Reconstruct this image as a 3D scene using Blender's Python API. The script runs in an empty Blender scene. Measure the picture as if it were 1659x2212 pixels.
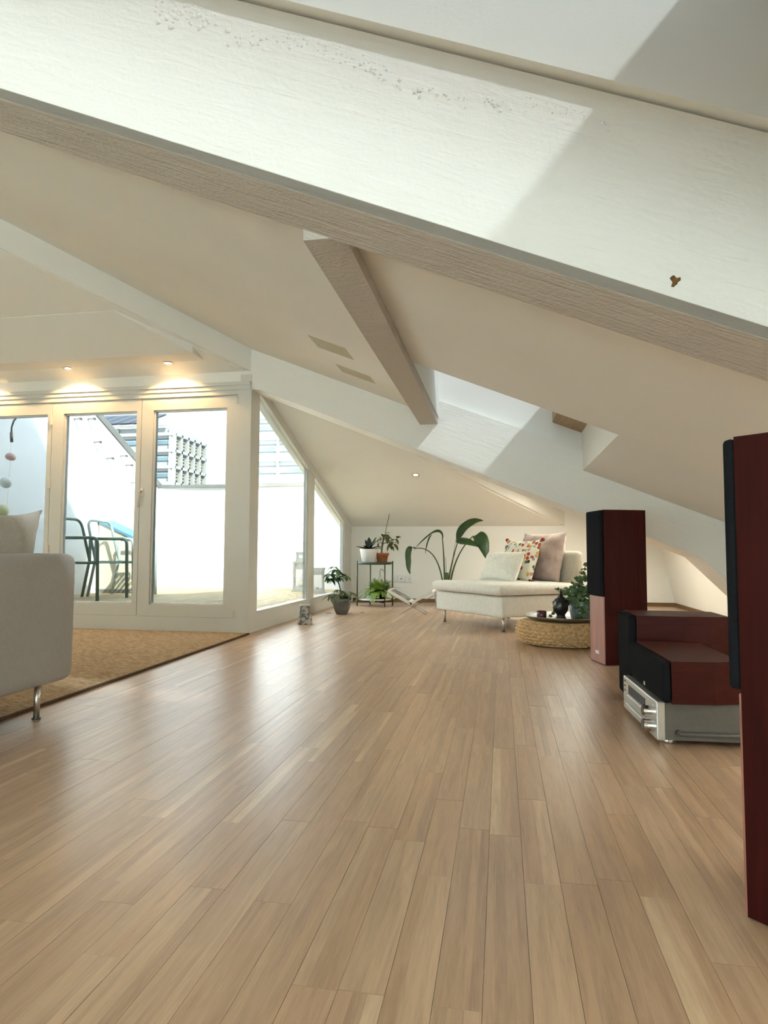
import bpy, bmesh, math, random
from mathutils import Vector, Matrix, noise
random.seed(7)
D=bpy.data; SC=bpy.context.scene; COL=SC.collection
PI=math.pi
# ------------------------------------------------------------------ camera
FPX,YAW,TILT,ROLL,CH=1392.,0.1799,0.06253,0.003867,0.70
cam=D.cameras.new('camera'); camo=D.objects.new('camera',cam); COL.objects.link(camo)
fw=Vector((-math.sin(YAW)*math.cos(TILT),math.cos(YAW)*math.cos(TILT),math.sin(TILT)))
r0=Vector((math.cos(YAW),math.sin(YAW),0)); u0=r0.cross(fw)
rt=r0*math.cos(ROLL)+u0*math.sin(ROLL); up=-r0*math.sin(ROLL)+u0*math.cos(ROLL)
m=Matrix((rt,up,-fw)).transposed().to_4x4(); m.translation=(0,0,CH); camo.matrix_world=m
cam.sensor_fit='HORIZONTAL'; cam.sensor_width=36; cam.lens=36*FPX/1659; cam.clip_start=.05; cam.clip_end=500
SC.camera=camo
def seen(x,y,z):
    v=Vector((x,y,z-CH)); d=v.dot(fw)
    if d<.1: return None
    return 829.5+FPX*v.dot(rt)/d,1106-FPX*v.dot(up)/d
# ------------------------------------------------------------------ sky, sun, exposure
SUN_DIR=Vector((-.86,.794,-1.0))
w=D.worlds.new('sky'); SC.world=w; w.use_nodes=True
bg=w.node_tree.nodes['Background']; bg.inputs[0].default_value=(.84,.92,1,1); bg.inputs[1].default_value=1.8
sl=D.lights.new('sun','SUN'); sl.energy=8; sl.angle=.035; sl.color=(1,.965,.90)
so=D.objects.new('sun',sl); COL.objects.link(so); so.rotation_euler=SUN_DIR.to_track_quat('-Z','Y').to_euler(); so.location=(6,-6,12)
vs=SC.view_settings; vs.view_transform='Standard'; vs.look='None'; vs.gamma=1; vs.use_curve_mapping=False; vs.exposure=3.03
# ------------------------------------------------------------------ material helpers
def mat(name,col=(.8,.8,.8),rough=.6,metal=0,spec=.5,noise_s=None,noise_amt=.1,bump=0,bump_s=60,stretch=None,sheen=0,emit=None,detail=6):
    m=D.materials.new(name); m.use_nodes=True; nt=m.node_tree; N=nt.nodes; L=nt.links; b=N['Principled BSDF']
    b.inputs['Base Color'].default_value=(*col,1); b.inputs['Roughness'].default_value=rough; b.inputs['Metallic'].default_value=metal
    b.inputs['Specular IOR Level'].default_value=spec
    if sheen: b.inputs['Sheen Weight'].default_value=sheen
    if emit: b.inputs['Emission Color'].default_value=(*emit[0],1); b.inputs['Emission Strength'].default_value=emit[1]
    if noise_s or bump:
        tc=N.new('ShaderNodeTexCoord'); mp=N.new('ShaderNodeMapping'); L.new(tc.outputs['Object'],mp.inputs[0])
        if stretch: mp.inputs['Scale'].default_value=stretch
    if noise_s:
        n=N.new('ShaderNodeTexNoise'); n.inputs['Scale'].default_value=noise_s; n.inputs['Detail'].default_value=detail; L.new(mp.outputs[0],n.inputs[0])
        cr=N.new('ShaderNodeValToRGB'); cr.color_ramp.elements[0].position=.3; cr.color_ramp.elements[1].position=.7
        cr.color_ramp.elements[0].color=(*[c*(1-noise_amt) for c in col],1); cr.color_ramp.elements[1].color=(*[min(1,c*(1+noise_amt)) for c in col],1)
        L.new(n.outputs[0],cr.inputs[0]); L.new(cr.outputs[0],b.inputs['Base Color'])
    if bump:
        n2=N.new('ShaderNodeTexNoise'); n2.inputs['Scale'].default_value=bump_s; n2.inputs['Detail'].default_value=detail; L.new(mp.outputs[0],n2.inputs[0])
        bp=N.new('ShaderNodeBump'); bp.inputs['Strength'].default_value=bump; bp.inputs['Distance'].default_value=.01
        L.new(n2.outputs[0],bp.inputs['Height']); L.new(bp.outputs[0],b.inputs['Normal'])
    return m
def glass(name,tint,refl=.06):
    m=D.materials.new(name); m.use_nodes=True; nt=m.node_tree; N=nt.nodes; L=nt.links; N.remove(N['Principled BSDF'])
    t=N.new('ShaderNodeBsdfTransparent'); t.inputs[0].default_value=(*tint,1)
    g=N.new('ShaderNodeBsdfGlossy'); g.inputs['Roughness'].default_value=.02
    lw=N.new('ShaderNodeLayerWeight'); lw.inputs[0].default_value=.5; pw=N.new('ShaderNodeMath'); pw.operation='POWER'; pw.inputs[1].default_value=5; L.new(lw.outputs['Facing'],pw.inputs[0])
    fr=N.new('ShaderNodeMath'); fr.operation='MULTIPLY_ADD'; fr.inputs[1].default_value=.55; fr.inputs[2].default_value=.03; L.new(pw.outputs[0],fr.inputs[0])
    mx=N.new('ShaderNodeMixShader'); L.new(fr.outputs[0],mx.inputs[0]); L.new(t.outputs[0],mx.inputs[1]); L.new(g.outputs[0],mx.inputs[2])
    L.new(mx.outputs[0],N['Material Output'].inputs[0]); return m
M={}
M['plaster']=mat('plaster',(.875,.86,.80),.85,spec=.2,bump=.05,bump_s=90,noise_s=1.3,noise_amt=.02)
M['beam']=mat('painted_concrete',(.86,.84,.78),.8,spec=.25,bump=.35,bump_s=22,noise_s=3,noise_amt=.03,detail=9)
M['lacquer']=mat('white_lacquer',(.66,.65,.60),.4,spec=.4,noise_s=4,noise_amt=.015)
M['outwall']=mat('outside_render',(.86,.87,.87),.9,spec=.1,bump=.15,bump_s=60,noise_s=2.5,noise_amt=.05)
M['cap']=mat('zinc_cap',(.17,.165,.15),.55,noise_s=6,noise_amt=.15)
M['glass']=glass('solar_control_glass',(.35,.375,.38)); M['skyglass']=None; M['sideglass']=glass('clear_side_glass',(.56,.59,.595)); M['roofglass']=glass('roof_glass',(.80,.87,.86))

def frosted(name,col):
    m=D.materials.new(name); m.use_nodes=True; N=m.node_tree.nodes; L=m.node_tree.links; N.remove(N['Principled BSDF'])
    t=N.new('ShaderNodeBsdfTranslucent'); t.inputs[0].default_value=(*col,1); d=N.new('ShaderNodeBsdfDiffuse'); d.inputs[0].default_value=(.7,.7,.68,1)
    n=N.new('ShaderNodeTexNoise'); n.inputs['Scale'].default_value=40; mr=N.new('ShaderNodeMapRange'); mr.inputs[3].default_value=.27; mr.inputs[4].default_value=.33; L.new(n.outputs[0],mr.inputs[0])
    mx=N.new('ShaderNodeMixShader'); L.new(mr.outputs[0],mx.inputs[0]); L.new(t.outputs[0],mx.inputs[1]); L.new(d.outputs[0],mx.inputs[2]); L.new(mx.outputs[0],N['Material Output'].inputs[0]); return m
def screened(name,tint,tr,f):
    m=D.materials.new(name); m.use_nodes=True; N=m.node_tree.nodes; L=m.node_tree.links; N.remove(N['Principled BSDF'])
    t=N.new('ShaderNodeBsdfTransparent'); t.inputs[0].default_value=(*tint,1); d=N.new('ShaderNodeBsdfTranslucent'); d.inputs[0].default_value=(*tr,1)
    mx=N.new('ShaderNodeMixShader'); mx.inputs[0].default_value=f; L.new(t.outputs[0],mx.inputs[1]); L.new(d.outputs[0],mx.inputs[2]); L.new(mx.outputs[0],N['Material Output'].inputs[0]); return m
M['skyglass']=screened('sun_screen_glass',(.15,.162,.172),(.80,.79,.77),.05)
M['frost']=frosted('frosted_roof_glass',(.64,.63,.59)); M['blind']=frosted('translucent_blind',(.6,.58,.53))
M['acrylic']=glass('acrylic',(.97,.96,.95)); 
M['steel']=mat('brushed_steel',(.62,.6,.56),.3,1,noise_s=40,noise_amt=.1,stretch=(1,1,.05))
M['darksteel']=mat('dark_steel',(.16,.15,.14),.3,.9,noise_s=30,noise_amt=.1)
M['black']=mat('black_plastic',(.012,.012,.013),.45,noise_s=40,noise_amt=.2)
M['grille']=mat('speaker_cloth',(.014,.015,.017),.95,spec=.05,bump=.3,bump_s=900,noise_s=300,noise_amt=.25)
M['mahogany']=mat('mahogany_veneer',(.036,.0042,.003),.5,spec=.12,noise_s=5,noise_amt=.28,stretch=(14,14,.8))
M['mahogany_h']=mat('mahogany_veneer_lying',(.045,.006,.004),.42,spec=.2,noise_s=5,noise_amt=.28,stretch=(1,14,14))
M['mahogany_sheen']=mat('mahogany_front_sheen',(.40,.17,.13),.36,spec=.5,noise_s=5,noise_amt=.22,stretch=(14,14,.8))  # lighter tone paints the window's reflection into the speaker front
M['silver']=mat('silver_panel',(.66,.66,.64),.32,.75,noise_s=60,noise_amt=.06,stretch=(1,.05,1))
M['greycase']=mat('grey_metal_case',(.125,.115,.10),.5,.1,noise_s=60,noise_amt=.06)
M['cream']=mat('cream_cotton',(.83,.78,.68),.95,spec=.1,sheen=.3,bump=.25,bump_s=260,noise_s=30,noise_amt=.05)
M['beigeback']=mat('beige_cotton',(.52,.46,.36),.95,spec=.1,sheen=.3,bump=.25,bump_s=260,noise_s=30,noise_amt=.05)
M['linen']=mat('linen_cushion',(.83,.79,.69),.95,spec=.1,sheen=.3,bump=.35,bump_s=160,noise_s=40,noise_amt=.07)
M['rose']=mat('dusty_rose_linen',(.44,.33,.28),.95,spec=.1,sheen=.3,bump=.4,bump_s=40,noise_s=20,noise_amt=.1)
M['greyfab']=mat('grey_cotton',(.42,.40,.37),.95,spec=.1,sheen=.25,bump=.2,bump_s=300,noise_s=120,noise_amt=.05)
M['greycush']=mat('grey_linen_cushion',(.52,.49,.43),.95,spec=.1,sheen=.3,bump=.3,bump_s=160,noise_s=60,noise_amt=.08)
M['red']=mat('red_tassel',(.30,.03,.02),.9,noise_s=60,noise_amt=.3)
M['seagrass']=mat('woven_banana_fibre',(.62,.41,.20),.75,spec=.25,noise_s=45,noise_amt=.35,bump=.3,bump_s=150)
M['tray']=mat('pewter_tray',(.34,.34,.32),.32,.85,noise_s=20,noise_amt=.2,bump=.15,bump_s=60)
M['zinc']=mat('zinc_bucket',(.22,.25,.25),.42,.7,noise_s=14,noise_amt=.35)
M['candle']=mat('plum_candle_glass',(.13,.045,.065),.25,noise_s=20,noise_amt=.2)
M['buddha']=mat('black_resin',(.012,.011,.010),.28,noise_s=20,noise_amt=.2)
M['greenmetal']=mat('dark_green_metal',(.045,.075,.045),.45,.2,noise_s=30,noise_amt=.1)
M['whitepot']=mat('white_ceramic',(.76,.74,.71),.35,noise_s=8,noise_amt=.03)
M['terracotta']=mat('terracotta',(.33,.105,.04),.8,noise_s=18,noise_amt=.2,bump=.1)
M['greypot']=mat('grey_stoneware',(.135,.12,.105),.65,noise_s=40,noise_amt=.12)
M['soil']=mat('soil',(.03,.02,.013),.95,noise_s=60,noise_amt=.5,bump=.6,bump_s=80)
M['leaf_dark']=mat('dark_leaf',(.022,.065,.014),.4,noise_s=10,noise_amt=.4)
M['leaf_mid']=mat('mid_leaf',(.075,.145,.045),.45,noise_s=14,noise_amt=.4)
M['leaf_olive']=mat('olive_leaf',(.09,.105,.03),.5,noise_s=14,noise_amt=.4)
M['leaf_sil']=mat('pale_edge_leaf',(.17,.21,.10),.5,noise_s=9,noise_amt=.5)
M['fern']=mat('fern_green',(.21,.32,.045),.55,noise_s=12,noise_amt=.4)
M['succ']=mat('haworthia_leaf',(.010,.022,.014),.4,noise_s=30,noise_amt=.5)
M['stem']=mat('green_stem',(.06,.09,.03),.6,noise_s=20,noise_amt=.3)
M['wood_stick']=mat('stake',(.14,.10,.06),.8,noise_s=20,noise_amt=.3)
M['dry']=mat('dry_leaf',(.20,.15,.05),.8,noise_s=30,noise_amt=.3)
M['socket']=mat('socket_plastic',(.83,.82,.78),.35,noise_s=5,noise_amt=.01)
M['hole']=mat('socket_hole',(.05,.05,.05),.6,noise_s=5,noise_amt=.1)
M['page']=mat('book_paper',(.82,.78,.68),.8,noise_s=60,noise_amt=.03,stretch=(1,1,30))
M['baseboard']=mat('oak_baseboard',(.20,.105,.045),.5,noise_s=8,noise_amt=.2,stretch=(1,1,6))
M['pine']=mat('pine_frame',(.42,.27,.13),.5,noise_s=6,noise_amt=.15,stretch=(10,.6,10))
M['rust']=mat('bare_rust_patch',(.16,.075,.02),.9,noise_s=60,noise_amt=.4)
M['patch']=mat('olive_patch',(.56,.53,.40),.9,noise_s=8,noise_amt=.03)
M['green_chair']=mat('sage_green_metal',(.10,.16,.12),.5,.1,noise_s=20,noise_amt=.08)
M['pale_chair']=mat('pale_grey_green_metal',(.36,.45,.42),.5,.1,noise_s=20,noise_amt=.06)
M['beigebox']=mat('beige_panel',(.60,.56,.42),.7,noise_s=4,noise_amt=.05)
M['bluelid']=mat('blue_lid',(.10,.27,.40),.5,noise_s=5,noise_amt=.06)
M['shell']=mat('pink_shell',(.55,.34,.30),.4,noise_s=12,noise_amt=.2)
M['pearl']=mat('pearly_float',(.62,.66,.64),.35,noise_s=12,noise_amt=.12)
M['yellowball']=mat('yellow_float',(.66,.66,.36),.4,noise_s=12,noise_amt=.12)
M['facade']=mat('far_facade',(.36,.36,.34),.9,noise_s=.3,noise_amt=.03)
M['facade2']=mat('far_facade_cream',(.27,.24,.18),.9,noise_s=.3,noise_amt=.05)
M['faredge']=mat('far_shadow_gap',(.07,.08,.08),.8,noise_s=.4,noise_amt=.1)
M['farglass']=mat('far_window',(.14,.22,.25),.15,noise_s=.5,noise_amt=.25)
M['solar']=mat('solar_panel',(.03,.04,.06),.4,noise_s=1,noise_amt=.1)
M['tile']=mat('far_roof_tile',(.28,.26,.24),.9,noise_s=2,noise_amt=.15)
M['deckwood']=mat('deck_larch',(.46,.35,.20),.75,noise_s=5,noise_amt=.25,stretch=(14,.5,14),bump=.1)
M['bulb']=mat('halogen_bulb',(1,.9,.7),.3,noise_s=30,noise_amt=.02,emit=((1,.72,.38),14))
M['chrome']=mat('chrome',(.75,.72,.68),.15,1,noise_s=20,noise_amt=.03)
# patterned cushion
def pattern_mat():
    m=D.materials.new('embroidered_cotton'); m.use_nodes=True; nt=m.node_tree; N=nt.nodes; L=nt.links; b=N['Principled BSDF']; b.inputs['Roughness'].default_value=.95
    tc=N.new('ShaderNodeTexCoord'); v=N.new('ShaderNodeTexVoronoi'); v.inputs['Scale'].default_value=27; v.inputs['Randomness'].default_value=.8; L.new(tc.outputs['Object'],v.inputs[0])
    r1=N.new('ShaderNodeValToRGB'); r1.color_ramp.interpolation='CONSTANT'; e=r1.color_ramp.elements
    e[0].color=(.75,.70,.58,1); e[1].position=.36; e[1].color=(.45,.07,.03,1)
    for p,c in ((.48,(.62,.36,.05,1)),(.58,(.10,.16,.07,1)),(.68,(.75,.70,.58,1)),(.76,(.55,.30,.22,1)),(.86,(.24,.30,.26,1)),(.93,(.08,.03,.03,1))):
        q=e.new(p); q.color=c
    sx=N.new('ShaderNodeSeparateColor'); L.new(v.outputs['Color'],sx.inputs[0]); L.new(sx.outputs[0],r1.inputs[0])
    r2=N.new('ShaderNodeValToRGB'); r2.color_ramp.interpolation='CONSTANT'; f=r2.color_ramp.elements; f[0].color=(1,1,1,1); f[1].position=.5; f[1].color=(0,0,0,1)
    n=N.new('ShaderNodeTexNoise'); n.inputs['Scale'].default_value=40; L.new(tc.outputs['Object'],n.inputs[0])
    ma=N.new('ShaderNodeMath'); ma.operation='MULTIPLY_ADD'; ma.inputs[1].default_value=.3; L.new(n.outputs[0],ma.inputs[0]); L.new(v.outputs['Distance'],ma.inputs[2])
    sb=N.new('ShaderNodeMath'); sb.operation='SUBTRACT'; sb.inputs[1].default_value=.15; L.new(ma.outputs[0],sb.inputs[0]); L.new(sb.outputs[0],r2.inputs[0])
    mx=N.new('ShaderNodeMix'); mx.data_type='RGBA'; L.new(r2.outputs[0],mx.inputs[0]); mx.inputs[6].default_value=(.75,.70,.58,1); L.new(r1.outputs[0],mx.inputs[7]); L.new(mx.outputs[2],b.inputs['Base Color']); return m
M['pattern']=pattern_mat()
def floor_mat():
    m=D.materials.new('oak_strip_parquet'); m.use_nodes=True; nt=m.node_tree; N=nt.nodes; L=nt.links; b=N['Principled BSDF']
    at=N.new('ShaderNodeAttribute'); at.attribute_name='tint'
    g=N.new('ShaderNodeNewGeometry')
    off=N.new('ShaderNodeVectorMath'); off.operation='MULTIPLY_ADD'; off.inputs[1].default_value=(37,53,91); L.new(at.outputs['Color'],off.inputs[0]); L.new(g.outputs['Position'],off.inputs[2])
    mp=N.new('ShaderNodeMapping'); mp.inputs['Scale'].default_value=(1,.07,1); L.new(off.outputs[0],mp.inputs[0])
    n1=N.new('ShaderNodeTexNoise'); n1.inputs['Scale'].default_value=55; n1.inputs['Detail'].default_value=6; n1.inputs['Distortion'].default_value=.6; L.new(mp.outputs[0],n1.inputs[0])
    n2=N.new('ShaderNodeTexNoise'); n2.inputs['Scale'].default_value=260; n2.inputs['Detail'].default_value=3; L.new(mp.outputs[0],n2.inputs[0])
    ad=N.new('ShaderNodeMath'); ad.operation='MULTIPLY_ADD'; ad.inputs[1].default_value=.45; L.new(n2.outputs[0],ad.inputs[0]); L.new(n1.outputs[0],ad.inputs[2])
    cr=N.new('ShaderNodeValToRGB'); e=cr.color_ramp.elements; e[0].position=.45; e[0].color=(.80,.78,.76,1); e[1].position=.85; e[1].color=(1.1,1.1,1.1,1); L.new(ad.outputs[0],cr.inputs[0])
    mx=N.new('ShaderNodeMix'); mx.data_type='RGBA'; mx.blend_type='MULTIPLY'; mx.inputs[0].default_value=1; L.new(at.outputs['Color'],mx.inputs[6]); L.new(cr.outputs[0],mx.inputs[7]); L.new(mx.outputs[2],b.inputs['Base Color'])
    b.inputs['Roughness'].default_value=.31; b.inputs['Specular IOR Level'].default_value=.8
    bp=N.new('ShaderNodeBump'); bp.inputs['Strength'].default_value=.12; bp.inputs['Distance'].default_value=.004; L.new(ad.outputs[0],bp.inputs['Height']); L.new(bp.outputs[0],b.inputs['Normal'])
    return m
M['floor']=floor_mat()
def rug_mat():
    m=D.materials.new('jute_rug'); m.use_nodes=True; nt=m.node_tree; N=nt.nodes; L=nt.links; b=N['Principled BSDF']; b.inputs['Roughness'].default_value=1; b.inputs['Specular IOR Level'].default_value=.1
    g=N.new('ShaderNodeNewGeometry'); mp=N.new('ShaderNodeMapping'); mp.inputs['Scale'].default_value=(1,3.2,1); L.new(g.outputs['Position'],mp.inputs[0])
    n=N.new('ShaderNodeTexNoise'); n.inputs['Scale'].default_value=28; n.inputs['Detail'].default_value=7; n.inputs['Roughness'].default_value=.75; L.new(mp.outputs[0],n.inputs[0])
    cr=N.new('ShaderNodeValToRGB'); e=cr.color_ramp.elements; e[0].position=.36; e[0].color=(.24,.16,.09,1); e[1].position=.66; e[1].color=(.70,.54,.35,1); L.new(n.outputs[0],cr.inputs[0]); L.new(cr.outputs[0],b.inputs[0])
    bp=N.new('ShaderNodeBump'); bp.inputs['Strength'].default_value=.8; bp.inputs['Distance'].default_value=.006; L.new(n.outputs[0],bp.inputs['Height']); L.new(bp.outputs[0],b.inputs['Normal']); return m
M['rug']=rug_mat()
def birch_mat():
    m=D.materials.new('mottled_bark'); m.use_nodes=True; nt=m.node_tree; N=nt.nodes; L=nt.links; b=N['Principled BSDF']; b.inputs['Roughness'].default_value=.7
    tc=N.new('ShaderNodeTexCoord'); n=N.new('ShaderNodeTexNoise'); n.inputs['Scale'].default_value=28; n.inputs['Detail'].default_value=5; L.new(tc.outputs['Object'],n.inputs[0])
    cr=N.new('ShaderNodeValToRGB'); e=cr.color_ramp.elements; e[0].position=.42; e[0].color=(.12,.11,.10,1); e[1].position=.55; e[1].color=(.48,.45,.39,1); L.new(n.outputs[0],cr.inputs[0]); L.new(cr.outputs[0],b.inputs[0]); return m
M['birch']=birch_mat(); M['rug_edge_shade']=mat('brown_rug_edge_shade',(.09,.055,.03),.95,noise_s=80,noise_amt=.3)
def photo_mat():
    m=D.materials.new('printed_photo'); m.use_nodes=True; nt=m.node_tree; N=nt.nodes; L=nt.links; b=N['Principled BSDF']; b.inputs['Roughness'].default_value=.3
    tc=N.new('ShaderNodeTexCoord'); n=N.new('ShaderNodeTexNoise'); n.inputs['Scale'].default_value=9; n.inputs['Detail'].default_value=5; L.new(tc.outputs['Object'],n.inputs[0])
    cr=N.new('ShaderNodeValToRGB'); e=cr.color_ramp.elements; e[0].position=.42; e[0].color=(.015,.017,.015,1); e[1].position=.68; e[1].color=(.42,.42,.38,1); L.new(n.outputs[0],cr.inputs[0]); L.new(cr.outputs[0],b.inputs[0]); return m
M['photo']=photo_mat()
def beamface_mat(nm='rough_painted_beam',bc=(.86,.84,.78),st=.5):
    m=D.materials.new(nm); m.use_nodes=True; nt=m.node_tree; N=nt.nodes; L=nt.links; b=N['Principled BSDF']; b.inputs['Roughness'].default_value=.8; b.inputs['Specular IOR Level'].default_value=.25
    b.inputs['Base Color'].default_value=(*bc,1)
    g=N.new('ShaderNodeNewGeometry'); mp=N.new('ShaderNodeMapping'); mp.inputs['Rotation'].default_value=(0,-math.atan(.404),0); L.new(g.outputs['Position'],mp.inputs[0])
    mp2=N.new('ShaderNodeMapping'); mp2.inputs['Scale'].default_value=(.12,1,1); L.new(mp.outputs[0],mp2.inputs[0])
    n1=N.new('ShaderNodeTexNoise'); n1.inputs['Scale'].default_value=38; n1.inputs['Detail'].default_value=8; n1.inputs['Distortion'].default_value=.7; L.new(mp2.outputs[0],n1.inputs[0])
    n2=N.new('ShaderNodeTexNoise'); n2.inputs['Scale'].default_value=70; n2.inputs['Detail'].default_value=6; L.new(mp.outputs[0],n2.inputs[0])
    n3=N.new('ShaderNodeTexNoise'); n3.inputs['Scale'].default_value=5; n3.inputs['Detail'].default_value=4; L.new(mp.outputs[0],n3.inputs[0])
    a=N.new('ShaderNodeMath'); a.operation='MULTIPLY_ADD'; a.inputs[1].default_value=.5; L.new(n2.outputs[0],a.inputs[0]); L.new(n1.outputs[0],a.inputs[2])
    a2=N.new('ShaderNodeMath'); a2.operation='MULTIPLY_ADD'; a2.inputs[1].default_value=1.5; L.new(n3.outputs[0],a2.inputs[0]); L.new(a.outputs[0],a2.inputs[2])
    bp=N.new('ShaderNodeBump'); bp.inputs['Strength'].default_value=st; bp.inputs['Distance'].default_value=.008; L.new(a2.outputs[0],bp.inputs['Height']); L.new(bp.outputs[0],b.inputs['Normal']); return m
M['beamface']=beamface_mat(); M['greige']=beamface_mat('greige_board_marked',(.60,.56,.50),.9); M['greige_shade']=beamface_mat('shaded_greige_edge',(.30,.28,.25),.9)
# ------------------------------------------------------------------ mesh helpers
def obj(name,bm,m,parent=None,smooth=False,loc=None,rz=0,rot=None):
    me=D.meshes.new(name)
    if isinstance(bm,tuple): me.from_pydata(bm[0],[],bm[1]); me.update()
    else:
        bmesh.ops.recalc_face_normals(bm,faces=bm.faces); bm.to_mesh(me); bm.free()
    if smooth: me.polygons.foreach_set('use_smooth',[True]*len(me.polygons))
    me.materials.append(M[m] if isinstance(m,str) else m)
    o=D.objects.new(name,me); COL.objects.link(o)
    if parent: o.parent=parent
    if loc: o.location=loc
    o.rotation_euler=rot if rot else (0,0,rz)
    return o
def tag(o,label,cat,group=None):
    o['label']=label; o['category']=cat
    if group: o['group']=group
    return o
def thing(name,label,cat,loc=(0,0,0),rz=0,group=None):
    o=D.objects.new(name,None); COL.objects.link(o); o.location=loc; o.rotation_euler=(0,0,rz); o.empty_display_size=.1
    return tag(o,label,cat,group)
def struct(name,bm,m,parent=None,smooth=False):
    o=obj(name,bm,m,parent,smooth)
    if not parent: o['kind']='structure'
    return o
def sroot(name,loc=(0,0,0)):
    o=D.objects.new(name,None); COL.objects.link(o); o.location=loc; o['kind']='structure'; return o
def B(): return bmesh.new()
def box(bm,x0,x1,y0,y1,z0,z1):
    v=[bm.verts.new(p) for p in ((x0,y0,z0),(x1,y0,z0),(x1,y1,z0),(x0,y1,z0),(x0,y0,z1),(x1,y0,z1),(x1,y1,z1),(x0,y1,z1))]
    for f in ((0,3,2,1),(4,5,6,7),(0,1,5,4),(1,2,6,5),(2,3,7,6),(3,0,4,7)): bm.faces.new([v[i] for i in f])
    return v
def bx(*a):
    bm=B(); box(bm,*a); return bm
def rbox(x0,x1,y0,y1,z0,z1,r=.01,seg=3):
    bm=B(); box(bm,x0,x1,y0,y1,z0,z1); bmesh.ops.bevel(bm,geom=bm.edges[:],offset=r,segments=seg,affect='EDGES',profile=.5); return bm
def prism(bm,lo,hi):
    n=len(lo); a=[bm.verts.new(p) for p in lo]; b=[bm.verts.new(p) for p in hi]
    bm.faces.new(a); bm.faces.new(b[::-1])
    for i in range(n): bm.faces.new([a[i],a[(i+1)%n],b[(i+1)%n],b[i]])
def slab(bm,poly,zf,t):
    prism(bm,[(x,y,zf(x,y)) for x,y in poly],[(x,y,zf(x,y)+t) for x,y in poly])
def lathe(prof,n=32,cap=True,jit=None):
    bm=B(); rings=[]
    for r,z in prof:
        rings.append([bm.verts.new((r*math.cos(2*PI*i/n),r*math.sin(2*PI*i/n),z)) for i in range(n)])
    for a,b in zip(rings,rings[1:]):
        for i in range(n): bm.faces.new((a[i],a[(i+1)%n],b[(i+1)%n],b[i]))
    if cap: bm.faces.new(rings[0][::-1]); bm.faces.new(rings[-1])
    return bm
def tube(bm,pts,r,n=8,r1=None,cap=True):
    pts=[Vector(p) for p in pts]; rings=[]; N=len(pts); prev=None
    for i,p in enumerate(pts):
        t=(pts[min(i+1,N-1)]-pts[max(i-1,0)]).normalized()
        if prev is None:
            a=t.orthogonal().normalized()
        else: a=(prev-t*prev.dot(t)).normalized()
        prev=a; b=t.cross(a); rr=r if r1 is None else r+(r1-r)*i/(N-1)
        rings.append([bm.verts.new(p+a*rr*math.cos(2*PI*k/n)+b*rr*math.sin(2*PI*k/n)) for k in range(n)])
    for x,y in zip(rings,rings[1:]):
        for i in range(n): bm.faces.new((x[i],x[(i+1)%n],y[(i+1)%n],y[i]))
    if cap: bm.faces.new(rings[0][::-1]); bm.faces.new(rings[-1])
    return bm
def tb(pts,r,n=8,r1=None): return tube(B(),pts,r,n,r1)
def bez(p0,p1,p2,n=10):
    p0,p1,p2=Vector(p0),Vector(p1),Vector(p2)
    return [p0*(1-t)**2+p1*2*t*(1-t)+p2*t*t for t in [i/n for i in range(n+1)]]
def roundpath(pts,r,n=5):
    pts=[Vector(p) for p in pts]; out=[pts[0]]
    for a,b,c in zip(pts,pts[1:],pts[2:]):
        d1=(a-b).normalized(); d2=(c-b).normalized(); out+=bez(b+d1*r,b,b+d2*r,n)
    return out+[pts[-1]]
def leafmesh(pts,wid,side,fold=.25,th=.0012,wave=0):
    """leaf blade along pts; side = sideways vector; widths along the length"""
    pts=[Vector(p) for p in pts]; n=len(pts); vs=[];fs=[]
    for i,p in enumerate(pts):
        t=(pts[min(i+1,n-1)]-pts[max(i-1,0)]).normalized(); s=Vector(side); s=(s-t*s.dot(t)).normalized(); nn=s.cross(t)
        u=i/(n-1); wv=wid(u)
        for k in (-1,-.5,0,.5,1): vs.append(p+s*wv*k+nn*(abs(k)*wv*fold+wave*wv*math.sin(u*14+k*2)))
    for i in range(n-1):
        for k in range(4): a=i*5+k; fs.append((a,a+1,a+6,a+5))
    m0=len(vs)
    # back side for thickness
    for i in range(n):
        t=(pts[min(i+1,n-1)]-pts[max(i-1,0)]).normalized(); s=Vector(side); s=(s-t*s.dot(t)).normalized(); nn=s.cross(t)
        for k in range(5): vs.append(vs[i*5+k]-nn*th)
    for i in range(n-1):
        for k in range(4): a=m0+i*5+k; fs.append((a+5,a+6,a+1,a))
        for k in (0,4):
            a=i*5+k; b=a+5; fs.append((a,b,m0+b,m0+a) if k==0 else (b,a,m0+a,m0+b))
    return [tuple(v) for v in vs],fs
ell=lambda w:(lambda u:max(.0005,w*(math.sin(PI*min(1,u**.8))**.8)))
def simple_leaf(base,dirv,L,W,droop=.3,n=6):
    base=Vector(base); d=Vector(dirv).normalized(); p=[base+d*L*i/n+Vector((0,0,-droop*L*(i/n)**2)) for i in range(n+1)]
    s=d.cross(Vector((0,0,1)));  s=s if s.length>.05 else Vector((1,0,0))
    return leafmesh(p,ell(W/2),s,.3)
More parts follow.
